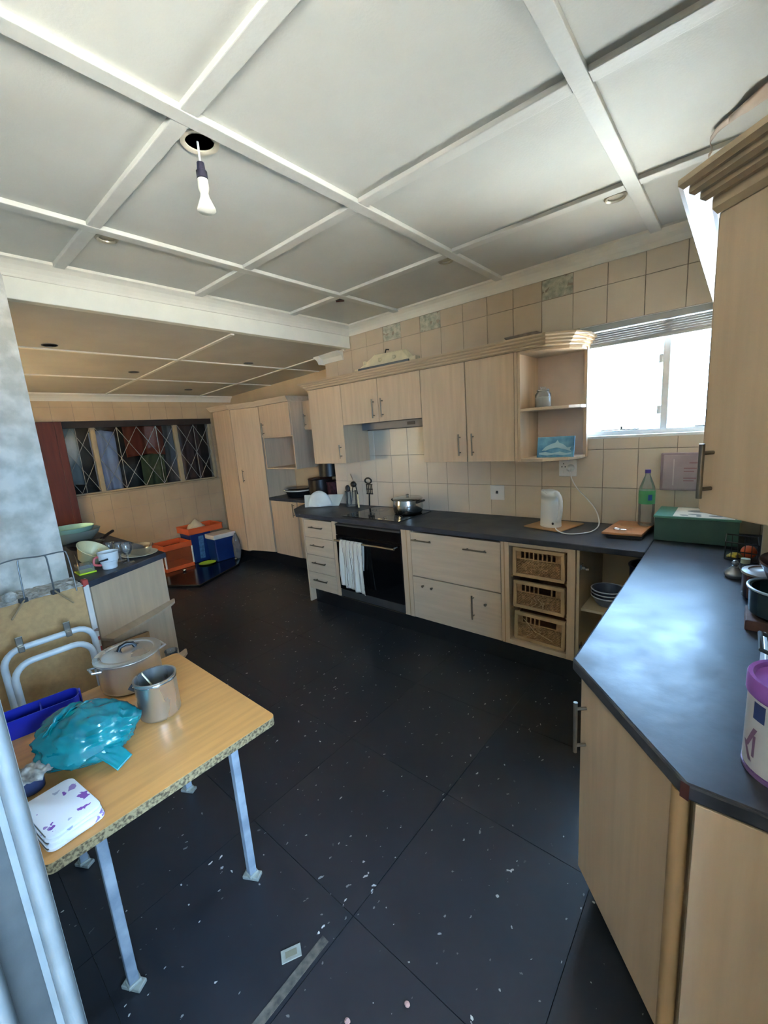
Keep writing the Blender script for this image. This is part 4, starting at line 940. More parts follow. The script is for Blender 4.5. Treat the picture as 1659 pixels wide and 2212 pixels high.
wrap('label_block', AL+.10, AL+.42, 1.02, 1.055, .0028, mat('label navy', srgb(38, 56, 110), .5))
wrap('label_block', AL-.1, AL+.02, .955, 1.0, .0028, mat('label mauve', srgb(126, 96, 128), .5), skew=.25)
wrap('label_block', AL+.06, AL+.18, .928, .962, .0028, mat('label mauve', srgb(126, 96, 128), .5), skew=-.25)
wrap('label_block', AL+.16, AL+.24, .94, .985, .0028, mat('label mauve', srgb(126, 96, 128), .5))

# ================================================================== ON AND AROUND THE HOB
p = thing('cooking_pot', 'shiny steel pot with black handles on the hob', 'pot', (-2.17, 2.83, .9065))
cx_, cy_, cz_ = -2.165, 2.82, .908
obj('body', MB().lathe([(.105,0),(.120,.008),(.132,.05),(.126,.095),(.122,.118),(.130,.124),(.128,.128),(.117,.122),(.117,.012),(.0001,.010)], (cx_,cy_,cz_), 36), M_chrome, p, smooth=True)
obj('lid', MB().lathe([(.128,.129),(.120,.136),(.06,.142),(.0001,.145)], (cx_,cy_,cz_), 36), M_chrome, p, smooth=True)
obj('knob', MB().lathe([(.008,.143),(.008,.152),(.016,.158),(.0001,.166)], (cx_,cy_,cz_), 14), M_steel, p, smooth=True)
for sg in (-1, 1):
    obj('handle', MB().tube([(cx_+sg*.118, cy_-.035, cz_+.10), (cx_+sg*.152, cy_-.026, cz_+.112), (cx_+sg*.152, cy_+.026, cz_+.112), (cx_+sg*.118, cy_+.035, cz_+.10)], .010, 8), M_black, p, smooth=True)
# utensils
uj = thing('utensil_jar', 'clear glass utensil jar in the corner left of the hob', 'jar', (-2.95, 2.93, .9005))
obj('body', MB().lathe([(.05,0),(.056,.006),(.058,.15),(.062,.155),(.058,.156),(.054,.15),(.052,.012),(.0001,.010)], (-2.96,2.93,.9005), 28), M_glass, uj, smooth=True)
u = thing('spatula', 'black spatula with pale handle leaning on the tiles left of the hob', 'spatula', (-2.80, 2.88, .905))
obj('handle', MB().tube([(-2.795, 2.86, .908), (-2.865, 2.93, 1.02)], .008, 8), M_cream, u, smooth=True)
obj('shaft', MB().tube([(-2.865, 2.93, 1.02), (-2.935, 2.975, 1.13)], .005, 8), M_black, u, smooth=True)
obj('blade', MB().loft([(-2.925,2.965,1.105),(-2.955,2.995,1.10),(-3.02,3.005,1.205),(-2.985,2.975,1.225)], [(-2.922,2.962,1.106),(-2.952,2.992,1.101),(-3.017,3.002,1.206),(-2.982,2.972,1.226)]), M_black, u)
u = thing('ladle', 'black ladle standing in the glass utensil jar', 'ladle', (-2.96, 2.93, .912))
obj('shaft', MB().tube([(-2.955, 2.92, .913), (-2.912, 2.915, 1.10)], .005, 8), M_black, u, smooth=True)
obj('bowl', MB().sphere((-2.895, 2.912, 1.125), (.036, .024, .03), 14, 8), M_black, u, smooth=True)
u = thing('serving_spoon', 'black serving spoon curving over the utensil jar rim', 'spoon', (-2.97, 2.93, .912))
obj('shaft', MB().tube([(-2.97, 2.93, .913), (-2.985, 2.945, 1.04), (-3.0, 2.95, 1.09)], .005, 8), M_black, u, smooth=True)
obj('bowl', MB().sphere((-3.02, 2.95, 1.075), (.03, .02, .035), 12, 8), M_darkgrey, u, smooth=True)
u = thing('slotted_turner', 'black slotted turner leaning upright on the tiles beside the hob', 'turner', (-2.775, 2.99, .905))
obj('shaft', MB().tube([(-2.77, 2.985, .905), (-2.778, 3.005, 1.03)], .008, 8), M_black, u, smooth=True)
mb = MB()
for kx in range(4): mb.cbox((-2.812+.022*kx, 3.012, 1.065), (.010, .004, .095))
mb.cbox((-2.779, 3.012, 1.02), (.085, .004, .012)).cbox((-2.779, 3.012, 1.066), (.085, .004, .010)).cbox((-2.779, 3.012, 1.112), (.085, .004, .010))
obj('blade', mb, M_black, u)
obj('ring_head', MB().tube([(-2.785+.042*math.cos(2*PI*i/20), 3.008, 1.15+.026*math.sin(2*PI*i/20)) for i in range(20)], .008, 6, closed=True), M_black, u, smooth=True)
# white chopping tray leaning in the corner
wt = thing('serving_tray', 'pale plastic tray standing on the corner of the dark worktop', 'tray', (-3.27, 2.80, .9005))
obj('tray', MB().loft([(-3.42,2.70,.9005),(-3.12,2.90,.9005),(-3.10,2.96,1.01),(-3.46,2.74,1.02)], [(-3.425,2.708,.9005),(-3.125,2.908,.9005),(-3.105,2.968,1.01),(-3.465,2.748,1.02)]), mat('pale grey plastic', srgb(196, 194, 180), .5), wt)
def half(u_, v):
    a = PI*u_; r = .13*v
    return (-3.275+r*math.cos(a)*.83+.004*v, 2.778+r*math.cos(a)*.55-.03*(1-v), .905+r*1.25*math.sin(a))
obj('round_plate', MB().grid(half, 20, 6), mat('white melamine', srgb(214, 212, 202), .4), wt, solid=.004, smooth=True)

# ================================================================== FAR CUPBOARDS
def box_unit(name, label, cat, x0, x1, y0, z0, z1, doors, y1=3.495):
    t = thing(name, label, cat, ((x0+x1)/2, (y0+y1)/2, z0))
    obj('carcass', MB().box(x0, x1, y0+.019, y1, z0, z1), M_maple, t)
    return t
t = thing('tall_cupboard', 'tall narrow maple larder cupboard in the far corner', 'cabinet', (-5.25, 3.2, .14))
obj('carcass', MB().box(-5.50, -5.06, 2.97, 3.495, .14, 2.04), M_maple, t)
obj('door', MB().box(-5.36, -5.065, 2.95, 2.969, .15, 2.03), M_maple, t, bevel=.0015)
obj('door', MB().box(-5.498, -5.365, 2.952, 2.969, .15, 2.03), M_maple, t, bevel=.0015)
obj('crown_moulding', MB().prism([(-5.52, 2.93), (-5.05, 2.93), (-5.05, 3.49), (-5.52, 3.49)], 2.041, 2.10, [(-5.55, 2.89), (-5.05, 2.89), (-5.05, 3.49), (-5.55, 3.49)]), M_maple_h, t)
tag(obj('plinth', MB().box(-5.48, -4.0, 3.12, 3.14, 0, .139), M_plinth), 'black plinth under the far cupboards', 'plinth')
t = thing('tall_cupboard', 'tall full-height maple cupboard angled beside the far base unit', 'cabinet', (-4.8, 3.25, .16))
TP = [(-5.045, 2.965), (-4.60, 3.085), (-4.56, 3.495), (-5.045, 3.495)]
obj('carcass', MB().prism(TP, .16, 2.03), M_maple, t)
P0, P1 = Vector((-5.045, 2.945, 0)), Vector((-4.59, 3.065, 0)); e_ = (P1-P0).normalized(); m_ = Vector((e_.y, -e_.x, 0))
dr = obj('door', diag_box(.003, (P1-P0).length-.003, -.018, 0, .165, 2.025, P0, e_, m_), M_maple, t, bevel=.0015)
hp = P0+e_*.10
bar_handle(dr, (hp.x, hp.y, 1.12), (hp.x, hp.y, 1.24), m_)
obj('crown_moulding', MB().prism([(-5.045, 2.93), (-4.57, 3.05), (-4.545, 3.49), (-5.045, 3.49)], 2.031, 2.09, [(-5.045, 2.90), (-4.55, 3.02), (-4.545, 3.49), (-5.045, 3.49)]), M_maple_h, t)
t = thing('far_base_unit', 'maple base unit with a single door right of the tall cupboards', 'cabinet', (-4.3, 3.25, .16))
obj('carcass', MB().box(-4.54, -3.66, 3.07, 3.495, .16, .863), M_maple, t)
dr = obj('door', MB().box(-4.535, -4.02, 3.05, 3.068, .165, .858), M_maple, t, bevel=.0015)
bar_handle(dr, (-4.07, 3.05, .70), (-4.07, 3.05, .82), (0,-1,0))
tag(obj('worktop', MB().box(-4.545, -3.63, 3.032, 3.495, .864, .900), M_top, bevel=.004), 'short dark worktop in the far corner', 'worktop')
t = thing('wall_cupboard', 'far maple wall cupboard with an open cube below its door', 'cabinet', (-4.24, 3.28, 1.26))
mb = MB(); mb.box(-4.535, -4.517, 3.05, 3.495, 1.26, 2.03).box(-3.955, -3.937, 3.05, 3.495, 1.26, 2.03).box(-4.517, -3.955, 3.05, 3.495, 1.26, 1.278).box(-4.517, -3.955, 3.05, 3.495, 1.64, 1.658).box(-4.517, -3.955, 3.05, 3.495, 2.012, 2.03).box(-4.517, -3.955, 3.487, 3.495, 1.278, 2.012)
obj('carcass', mb, M_maple, t, bevel=.001)
dr = obj('door', MB().box(-4.53, -3.945, 3.03, 3.048, 1.652, 2.026), M_maple, t, bevel=.0015)
bar_handle(dr, (-4.47, 3.03, 1.70), (-4.47, 3.03, 1.80), (0,-1,0))
obj('crown_moulding', MB().prism([(-4.54, 3.02), (-3.93, 3.02), (-3.93, 3.49), (-4.54, 3.49)], 2.031, 2.09, [(-4.54, 2.99), (-3.93, 2.99), (-3.93, 3.49), (-4.54, 3.49)]), M_maple_h, t)
t = thing('wall_cupboard', 'far maple wall cupboard with open shelf, half hidden behind the main run', 'cabinet', (-3.6, 3.28, 1.3))
mb = MB(); mb.box(-3.93, -3.29, 3.24, 3.495, 1.70, 2.03).box(-3.80, -3.29, 3.24, 3.495, 1.30, 1.316).box(-3.80, -3.29, 3.487, 3.495, 1.316, 1.70)
obj('carcass', mb, M_maple, t, bevel=.001)
dr = obj('door', MB().box(-3.925, -3.60, 3.22, 3.238, 1.704, 2.026), M_maple, t, bevel=.0015)
bar_handle(dr, (-3.89, 3.22, 1.76), (-3.89, 3.22, 1.86), (0,-1,0))
b = thing('recipe_box', 'dark red box on the far open shelf', 'box', (-3.68, 3.3, 1.3165))
obj('box', MB().box(-3.785, -3.55, 3.24, 3.40, 1.3165, 1.66), mat('dark red card', srgb(120, 34, 44), .5, var=.1), b, bevel=.002)
obj('label_panel', MB().box(-3.74, -3.66, 3.237, 3.24, 1.36, 1.58), mat('mauve print', srgb(150, 120, 140), .5), b)
# things on the far worktop
ps = thing('roasting_dish', 'black roasting dish with pale rim on the far worktop', 'dish', (-4.17, 3.22, .9005))
obj('dish', MB().lathe([(.13,0),(.155,.01),(.18,.075),(.19,.08),(.17,.078),(.0001,.05)], (-4.17,3.22,.9005), 32, sx=1, sy=.8), M_black, ps, smooth=True)
obj('rim', MB().tube([(-4.17+.20*math.cos(2*PI*i/36), 3.22+.155*math.sin(2*PI*i/36), .986) for i in range(36)], .008, 6, closed=True), mat('pale enamel', srgb(206, 196, 182), .4), ps, smooth=True)
tag(obj('serving_plate', MB().lathe([(.09,.0),(.16,.012),(.175,.022),(.165,.022),(.09,.008),(.0001,.007)], (-4.16,3.22,.992), 32, sx=1, sy=.8), M_brown, smooth=True), 'brown plate on top of the black roasting dish', 'plate')
ps = thing('stock_pot', 'large dark pot stacked in the far corner of the worktop', 'pot', (-3.82, 3.26, .9005))
obj('body', MB().lathe([(.13,0),(.14,.01),(.145,.22),(.15,.225),(.0001,.226)], (-3.80,3.27,.9005), 32), mat('brown black enamel', srgb(40, 30, 26), .3), ps, smooth=True)
obj('lid', MB().lathe([(.15,.227),(.13,.24),(.04,.25),(.0001,.25)], (-3.80,3.27,.9005), 32), M_brown, ps, smooth=True)
tag(obj('black_tub', MB().lathe([(.11,0),(.12,.01),(.135,.20),(.14,.205),(.0001,.206)], (-3.50,3.27,.9005), 32), mat('dark floral plastic', srgb(26, 24, 28), .4, var=.4, scale=30, col2=srgb(80, 50, 66)), smooth=True), 'dark patterned tub behind the pale tray', 'tub')
tag(obj('black_tin', MB().lathe([(.12,0),(.125,.005),(.125,.16),(.0001,.162)], (-3.65,3.30,1.152), 32), M_black, smooth=True), 'black tin on top of the dark pots in the far corner', 'tin')

# ================================================================== PENINSULA BY THE PIER
t = thing('peninsula_unit', 'maple peninsula base with open curved end shelves beside the pier', 'cabinet', (-3.4, .85, 0))
PA, PB = Vector((-2.765, .60, 0)), Vector((-3.015, 1.092, 0)); pe = (PB-PA).normalized(); pn = Vector((pe.y, -pe.x, 0))
obj('carcass', MB().prism([(-2.775, .59), (-3.03, 1.088), (-4.58, 1.088), (-4.58, .59)], .02, .863), M_maple, t)
obj('side_panel', diag_box(0, (PB-PA).length, -.002, .012, .02, .863, PA, pe, pn), M_maple, t, bevel=.001)
def curved_shelf(z, out, ext, th=.016):
    L_ = (PB-PA).length+ext; P = [PA+pn*.0125]; n = 16
    for i in range(n+1):
        s_ = i/n; o_ = out*math.sqrt(max(0, 1-(max(0, s_-.25)/.75)**2.2))
        q_ = PA+pe*(L_*s_)+pn*(.0125+o_+.012); P.append(q_)
    P.append(PA+pe*L_+pn*.0125)
    return MB().loft([(p.x, p.y, z) for p in P], [(p.x, p.y, z+th) for p in P])
obj('curved_shelf', curved_shelf(.535, .075, .03), M_maple_h, t)
obj('curved_shelf', curved_shelf(.13, .09, .06), M_maple_h, t)
tag(obj('worktop', MB().prism([(-2.735, .582), (-2.988, 1.118), (-4.62, 1.118), (-4.62, .562), (-2.88, .562)], .864, .900), M_top, bevel=.005), 'dark peninsula worktop crowded with dishes', 'worktop')
pk = thing('wooden_plank', 'short brown plank with screw holes leaning on the peninsula shelves', 'plank', (-2.80, .78, .146))
dp = Vector((-.42, .90, 0)).normalized()
def plank_pts(s_, z): q_ = Vector((-2.705, .66, 0))+dp*s_; return q_
Q = [Vector((-2.745, .60, .40)), Vector((-2.86, .86, .345)), Vector((-2.86, .86, .455)), Vector((-2.745, .60, .50))]
nrm = Vector((.9, .42, .1)).normalized()
obj('board', MB().loft([tuple(q_+nrm*.02) for q_ in Q][::-1], [tuple(q_+nrm*.038) for q_ in Q][::-1]), mat('raw pine', srgb(168, 124, 78), .6, var=.15, scale=8, stretch=(2, 2, 8)), pk, bevel=.002)
for a_, b_ in ((.62, .62), (.84, .3)):
    q_ = Q[0].lerp(Q[1], a_).lerp(Q[3].lerp(Q[2], a_), b_)+nrm*.0385
    obj('screw_hole', MB().sphere(tuple(q_), .005, 8, 6), M_black, pk)
tag(obj('drinking_glass', MB().lathe([(.030,0),(.040,.10),(.042,.105),(.038,.10),(.028,.006),(.0001,.005)], (-2.875, 1.0, .147), 20), M_clearplastic, smooth=True), 'small clear tumbler on the lower curved peninsula shelf', 'glass')
# fibreboard panel on the low wall in front of the pier
fb = thing('fibreboard_panel', 'tan fibreboard panel with peeling red and white edging below the pier', 'panel', (-2.78, .25, 0))
obj('backing', MB().box(-2.899, -2.70, .045, .556, .0, .905), M_white_wall, fb)
obj('board', MB().box(-2.70, -2.672, .045, .552, .0, .905), M_board, fb, bevel=.003)
M_peel = banded('peeling edge', [(0, srgb(214, 206, 196)), (.42, srgb(176, 62, 50)), (.50, srgb(226, 214, 204)), (.58, srgb(186, 74, 60)), (.66, srgb(220, 210, 200)), (.72, srgb(150, 120, 104)), (.76, srgb(216, 208, 198))], 2, 2.6, .7, .15)
obj('edge_strip', MB().box(-2.705, -2.664, .553, .580, .0, .935), M_peel, fb, bevel=.005)
M_rub = mat('chipped plaster', srgb(206, 200, 190), .9, var=.3, scale=30, bump=.9, bscale=50, col2=srgb(150, 140, 126))
obj('chipped_ledge', MB().grid(lambda u, v: (-2.899+.232*v, .045+.51*u, .907+.022*abs(noise.noise((u*14, v*5, 2)))*(1 if 0 < v < 1 else .2)), 40, 10), M_rub, fb, solid=.004)
tag(obj('ledge_stone', MB().sphere((-2.69, .26, .94), (.022, .03, .03), 8, 6), M_rub), 'chip of white plaster sitting on the fibreboard ledge', 'rubble')
# wire rack
rk = thing('wire_rack', 'bent grey wire rack clamped on top of the fibreboard panel', 'rack', (-2.66, .38, .93))
Mw = mat('galvanised wire', srgb(120, 122, 122), .4, .8)
X_ = -2.645
obj('top_wire', MB().tube(smoothpath([(X_, .225, 1.115), (X_, .30, 1.128), (X_, .40, 1.118), (X_, .49, 1.118), (X_+.005, .508, 1.10), (X_+.02, .512, 1.0), (X_+.04, .510, .905)], 5), .0035, 8), Mw, rk, smooth=True)
obj('upright_wire', MB().tube(smoothpath([(X_+.0, .318, 1.120), (X_+.002, .312, 1.10), (X_+.01, .308, 1.0), (X_+.012, .305, .925)], 5), .0035, 8), Mw, rk, smooth=True)
obj('upright_wire', MB().tube(smoothpath([(X_, .415, 1.118), (X_+.002, .424, 1.10), (X_+.01, .424, 1.0), (X_+.012, .424, .93)], 5), .0035, 8), Mw, rk, smooth=True)
obj('foot_wire', MB().tube([(X_+.012, .424, .93), (X_+.10, .475, .865)], .004, 8), M_wickwood, rk, smooth=True)
obj('foot_wire', MB().tube([(X_+.012, .305, .925), (X_+.09, .235, .865)], .004, 8), M_wickwood, rk, smooth=True)
for yy in (.300, .428): obj('clamp', MB().cbox((X_+.004, yy, .921), (.026, .034, .022), .2), M_darkgrey, rk, bevel=.003)

# dishes on the peninsula
def bowl(label, x, y, z, r, h, m, cat='bowl', name='bowl', M=None, n=28):
    return tag(obj(name, MB().lathe([(r*.5,0),(r*.62,h*.08),(r*.92,h*.7),(r,h),(r*.96,h),(r*.86,h*.68),(r*.55,h*.12),(.0001,h*.1)], (x,y,z), n, M=M), m, smooth=True), label, cat)
M_celadon = mat('celadon plastic', srgb(150, 190, 172), .4, var=.05); M_greygreen = mat('grey green ceramic', srgb(150, 160, 148), .4, var=.06)
bowl('large pale grey bowl at back of the peninsula beside the pier', -4.12, .865, .9005, .19, .10, M_greygreen)
bowl('light green bowl nested in the large grey bowl', -4.13, .855, .935, .165, .095, M_celadon)
fp_ = thing('frying_pan', 'black frying pan in front of the green bowls', 'pan', (-3.78, .87, .9005))
obj('pan', MB().lathe([(.10,0),(.125,.035),(.13,.036),(.10,.008),(.0001,.006)], (-3.80,.86,.9005), 28), M_black, fp_, smooth=True)
obj('handle', MB().tube([(-3.84, .98, .935), (-3.90, 1.05, .955), (-3.96, 1.10, .96)], .012, 8), M_black, fp_, smooth=True)
mt = Matrix.Rotation(math.radians(-24), 3, 'X') @ Matrix.Rotation(math.radians(24), 3, 'Y')
cbw = thing('mixing_bowl', 'cream plastic mixing bowl tilted on the peninsula', 'bowl', (-3.13, .70, .9005))
obj('bowl', MB().lathe([(.05,0),(.06,.006),(.092,.085),(.098,.09),(.094,.092),(.086,.085),(.055,.012),(.0001,.010)], (-3.13,.705,.935), 30, M=mt), mat('cream plastic', srgb(214, 204, 160), .4), cbw, smooth=True)
obj('pour_lip', MB().loft([(-3.10,.78,1.005),(-3.07,.785,.99),(-3.075,.765,.985),(-3.105,.76,1.0)], [(-3.085,.81,1.0),(-3.068,.812,.992),(-3.07,.785,.985),(-3.09,.785,.995)]), MATS['cream plastic'], cbw)
gc = thing('snap_box', 'small clear box with lime green base by the pier', 'box', (-2.97, .64, .9005))
obj('body', MB().box(-3.03, -2.93, .605, .685, .910, .955), M_clearplastic, gc, bevel=.005)
obj('base', MB().box(-3.035, -2.925, .600, .690, .9005, .911), M_greenpl, gc, bevel=.003)
wm = thing('mug', 'white mug with spoon handle across it on the peninsula', 'mug', (-2.93, .765, .9005))
obj('body', MB().lathe([(.036,0),(.040,.004),(.042,.045),(.053,.052),(.056,.10),(.058,.106),(.054,.106),(.050,.055),(.036,.008),(.0001,.007)], (-2.935,.765,.9005), 30), M_white, wm, smooth=True)
obj('handle', MB().tube(smoothpath([(-2.935, .712, .985), (-2.93, .69, .98), (-2.93, .685, .945), (-2.935, .72, .93)], 4), .007, 8), mat('pink plastic', srgb(206, 96, 96), .4), wm, smooth=True)
tag(obj('table_knife', MB().tube([(-2.885, .70, .965), (-2.872, .745, .972)], [.004, .006], 8), M_black, smooth=True), 'dark handled knife resting against the white mug', 'knife')
def goblet(x, y, s, label, M=None):
    tag(obj('wine_glass', MB().lathe([(.034*s,0),(.034*s,.003),(.006*s,.008),(.005*s,.05*s),(.02*s,.06*s),(.036*s,.09*s),(.034*s,.135*s),(.032*s,.135*s),(.033*s,.09*s),(.018*s,.064*s),(.0001,.06*s)], (x,y,.9005), 24, M=M), M_glass, smooth=True), label, 'glass')
goblet(-2.955, .875, .95, 'clear wine glass right of the white mug')
goblet(-3.06, .865, .9, 'clear wine glass in the middle of the peninsula dishes')
goblet(-3.2, .85, .8, 'smaller clear glass behind the white mug')
gd = thing('glass_dish', 'oval clear glass dish near the peninsula tip', 'dish', (-3.10, 1.01, .9005))
obj('dish', MB().lathe([(.07,0),(.08,.005),(.105,.05),(.11,.052),(.10,.048),(.075,.010),(.0001,.008)], (-3.13,1.005,.908), 28, sx=1.1, sy=.8), M_glass, gd, smooth=True)
tag(obj('dinner_plate', MB().lathe([(.07,0),(.10,.004),(.13,.010),(.128,.012),(.09,.006),(.0001,.005)], (-3.12,1.0,.9005), 32, sx=1, sy=.85), mat('cream ceramic', srgb(200, 192, 170), .3), smooth=True), 'cream plate under the glass dish at the peninsula tip', 'plate')
tag(obj('glass_dome', MB().lathe([(.11,0),(.10,.02),(.05,.045),(.012,.05),(.012,.06),(.02,.068),(.0001,.075)], (-3.42,.93,.9005), 28), M_glass, smooth=True), 'clear glass dome cover behind the wine glasses', 'dome')
tag(obj('steel_spoon', MB().tube([(-3.05, .63, .9035), (-3.40, .70, .9035), (-3.62, .74, .906)], .004, 6), M_chrome, smooth=True), 'steel spoon lying beside the cream bowl', 'spoon')

# ================================================================== FAR CORNER FLOOR
tag(obj('floor_mat', MB().prism([(-5.93, 1.30), (-4.66, 2.05), (-5.0, 2.75), (-5.40, 3.06), (-5.93, 3.06)], .0005, .035), mat('glossy black board', srgb(12, 12, 13), .18, var=.2, spec=.6), bevel=.006), 'glossy black board on the floor under the crates', 'board')
def crate(label, x0, x1, y0, y1, z0, z1):
    c = thing('storage_crate', label, 'crate', ((x0+x1)/2, (y0+y1)/2, z0)); th = .012
    obj('base', MB().box(x0, x1, y0, y1, z0, z0+.05), M_orange, c, bevel=.004)
    rim = MB(); rim.box(x0, x1, y0, y0+th, z1-.07, z1).box(x0, x1, y1-th, y1, z1-.07, z1).box(x0, x0+th, y0+th, y1-th, z1-.07, z1).box(x1-th, x1, y0+th, y1-th, z1-.07, z1)
    obj('rim', rim, M_orange, c, bevel=.003)
    wl = MB(); wl.box(x1-th*.7, x1-th*.4, y0+th, y1-th, z0+.05, z1-.07).box(x0+th*.4, x0+th*.7, y0+th, y1-th, z0+.05, z1-.07).box(x0+th, x1-th, y0+th*.4, y0+th*.7, z0+.05, z1-.07).box(x0+th, x1-th, y1-th*.7, y1-th*.4, z0+.05, z1-.07)
    obj('wall_panel', wl, glass('tinted orange plastic', (.85, .6, .48, 1), .1, .45, srgb(190, 100, 64)), c)
    for y in (y0+.006, y1-.006): obj('corner_post', MB().tube([(x1-.004, y, z0+.05), (x1-.004, y, z1-.07)], .011, 8), mat('white post', srgb(226, 220, 208), .5), c, smooth=True)
crate('orange see-through storage crate with white corner posts by the far wall', -5.86, -5.50, 2.035, 2.40, .036, .385)
bn = thing('storage_bin', 'dark blue plastic bin behind the orange crate', 'bin', (-5.7, 2.58, .036))
obj('body', MB().loft([(-5.86,2.45,.036),(-5.60,2.45,.036),(-5.60,2.68,.036),(-5.86,2.68,.036)], [(-5.88,2.42,.44),(-5.57,2.42,.44),(-5.57,2.71,.44),(-5.88,2.71,.44)]), M_navy, bn, bevel=.008)
obj('sticker', MB().loft([(-5.5965,2.53,.08),(-5.5965,2.60,.08),(-5.571,2.60,.40),(-5.571,2.53,.40)], [(-5.5925,2.53,.08),(-5.5925,2.60,.08),(-5.568,2.60,.40),(-5.568,2.53,.40)]), mat('faded blue label', srgb(78, 116, 150), .5, var=.3, scale=30), bn)
ob = thing('plastic_basket', 'shallow orange basket on top of the blue bin', 'basket', (-5.72, 2.63, .441))
mb = MB(); x0, x1, y0, y1 = -5.90, -5.54, 2.40, 2.88
mb.box(x0, x1, y0, y1, .441, .452).box(x0, x1, y0, y0+.01, .452, .52).box(x0, x1, y1-.01, y1, .452, .52).box(x0, x0+.01, y0, y1, .452, .52).box(x1-.01, x1, y0, y1, .452, .52)
obj('tray', mb, M_orange, ob, bevel=.003)
obj('rim', MB().tube([(x0, y0, .52), (x1, y0, .52), (x1, y1, .52), (x0, y1, .52)], .008, 6, closed=True), M_orange, ob)
def cloth_heap(u, v):
    a = 2*PI*u; r = .14*v*(1+.3*noise.noise((math.cos(a)*2, math.sin(a)*2, 5)))
    return (-5.70+r*math.cos(a)*.8, 2.58+r*math.sin(a), .456+max(0, .17*(1-v)**.8+.05*noise.noise((math.cos(a)*3, math.sin(a)*3, v*4))*v))
tag(obj('cloth', MB().grid(cloth_heap, 26, 10), mat('cream cloth', srgb(196, 180, 150), .9), solid=.003, smooth=True), 'crumpled cream cloth heaped in the orange basket', 'cloth')
cl = thing('cooler_box', 'blue cooler box with white lid in the far corner', 'cooler', (-5.43, 2.78, .036))
obj('body', MB().loft([(-5.55,2.64,.036),(-5.33,2.64,.036),(-5.33,2.91,.036),(-5.55,2.91,.036)], [(-5.55,2.62,.35),(-5.31,2.62,.35),(-5.31,2.93,.35),(-5.55,2.93,.35)]), M_navy, cl, bevel=.012)
obj('lid', MB().box(-5.555, -5.30, 2.61, 2.935, .351, .415), mat('lid white', srgb(206, 200, 190), .4), cl, bevel=.01)
obj('carry_handle', MB().tube([(-5.50, 2.928, .36), (-5.50, 2.938, .39), (-5.36, 2.938, .39), (-5.36, 2.928, .36)], .006, 8), mat('lid white', srgb(206, 200, 190), .4), cl, smooth=True)
def bagf(u, v):
    a = 2*PI*u; r = (.07+.03*math.sin(v*PI))*(1+.25*noise.noise((math.cos(a)*2, math.sin(a)*2, v*3)))*(1-.75*max(0, v-.75)/.25)
    return (-5.235+r*.5*math.cos(a), 2.885+r*.5*math.sin(a), .04+.36*v)
tag(obj('carrier_bag', MB().grid(bagf, 24, 14), glass('grey bag film', (.8, .8, .82, 1), .1, .5, srgb(130, 128, 126)), smooth=True), 'grey plastic carrier bag standing beside the cooler box', 'bag')
tag(obj('plate', MB().lathe([(.07,0),(.105,.012),(.11,.014),(.07,.006),(.0001,.005)], (-5.42, 2.53, .0355), 24), M_greenpl, smooth=True), 'lime green plate on the black board', 'plate')
for k_, (x, y, lab) in enumerate(((-5.38, 2.20, 'small shiny foil ball in front of the orange crate'), (-5.20, 2.83, 'small shiny foil ball in front of the cooler box'))):
    o = crumple((x, y, .052), (.028, .024, .016), 11+k_, M_chrome, '', None, 'foil_ball'); tag(o, lab, 'foil ball')

# ================================================================== TABLE AND WHAT STANDS ON IT
tb = thing('small_table', 'small oak-look table with chipped chipboard edge and pale metal legs', 'table', (-1.585, .38, 0))
TX0, TX1, TY0, TY1, TZ = -1.98, -1.19, .056, .712, .65
rc = .022
def rrect(x0, x1, y0, y1, r, n=5):
    P = []
    for cx_, cy_, a0 in ((x1-r, y0+r, -PI/2), (x1-r, y1-r, 0), (x0+r, y1-r, PI/2), (x0+r, y0+r, PI)):
        for k_ in range(n+1): a = a0+PI/2*k_/n; P.append((cx_+r*math.cos(a), cy_+r*math.sin(a)))
    return P
obj('core', MB().prism(rrect(TX0, TX1, TY0, TY1, rc), TZ-.030, TZ-.0012), M_chip, tb)
obj('table_top', MB().prism(rrect(TX0, TX1, TY0, TY1, rc), TZ-.0012, TZ), M_tabletop, tb)
M_leg = mat('scuffed pale blue paint', srgb(112, 120, 130), .5, var=.12, scale=14, col2=srgb(146, 152, 158), bump=.1)
M_foot = mat('foot metal', srgb(160, 160, 150), .5, .4, var=.2, scale=20)
for lx, ly in ((-1.295, .590), (-1.305, .185), (-1.895, .628), (-1.885, .205)):
    lg = obj('leg', MB().box(lx-.0135, lx+.0135, ly-.0135, ly+.0135, .016, TZ-.0305), M_leg, tb, bevel=.003)
    obj('foot', MB().cbox((lx, ly, .008), (.065, .032, .014), .5).cbox((lx, ly, .02), (.036, .036, .012)), M_foot, lg, bevel=.003)
obj('apron', MB().box(-1.90, -1.29, .20, .222, TZ-.06, TZ-.0305).box(-1.90, -1.29, .585, .607, TZ-.06, TZ-.0305), M_leg, tb)
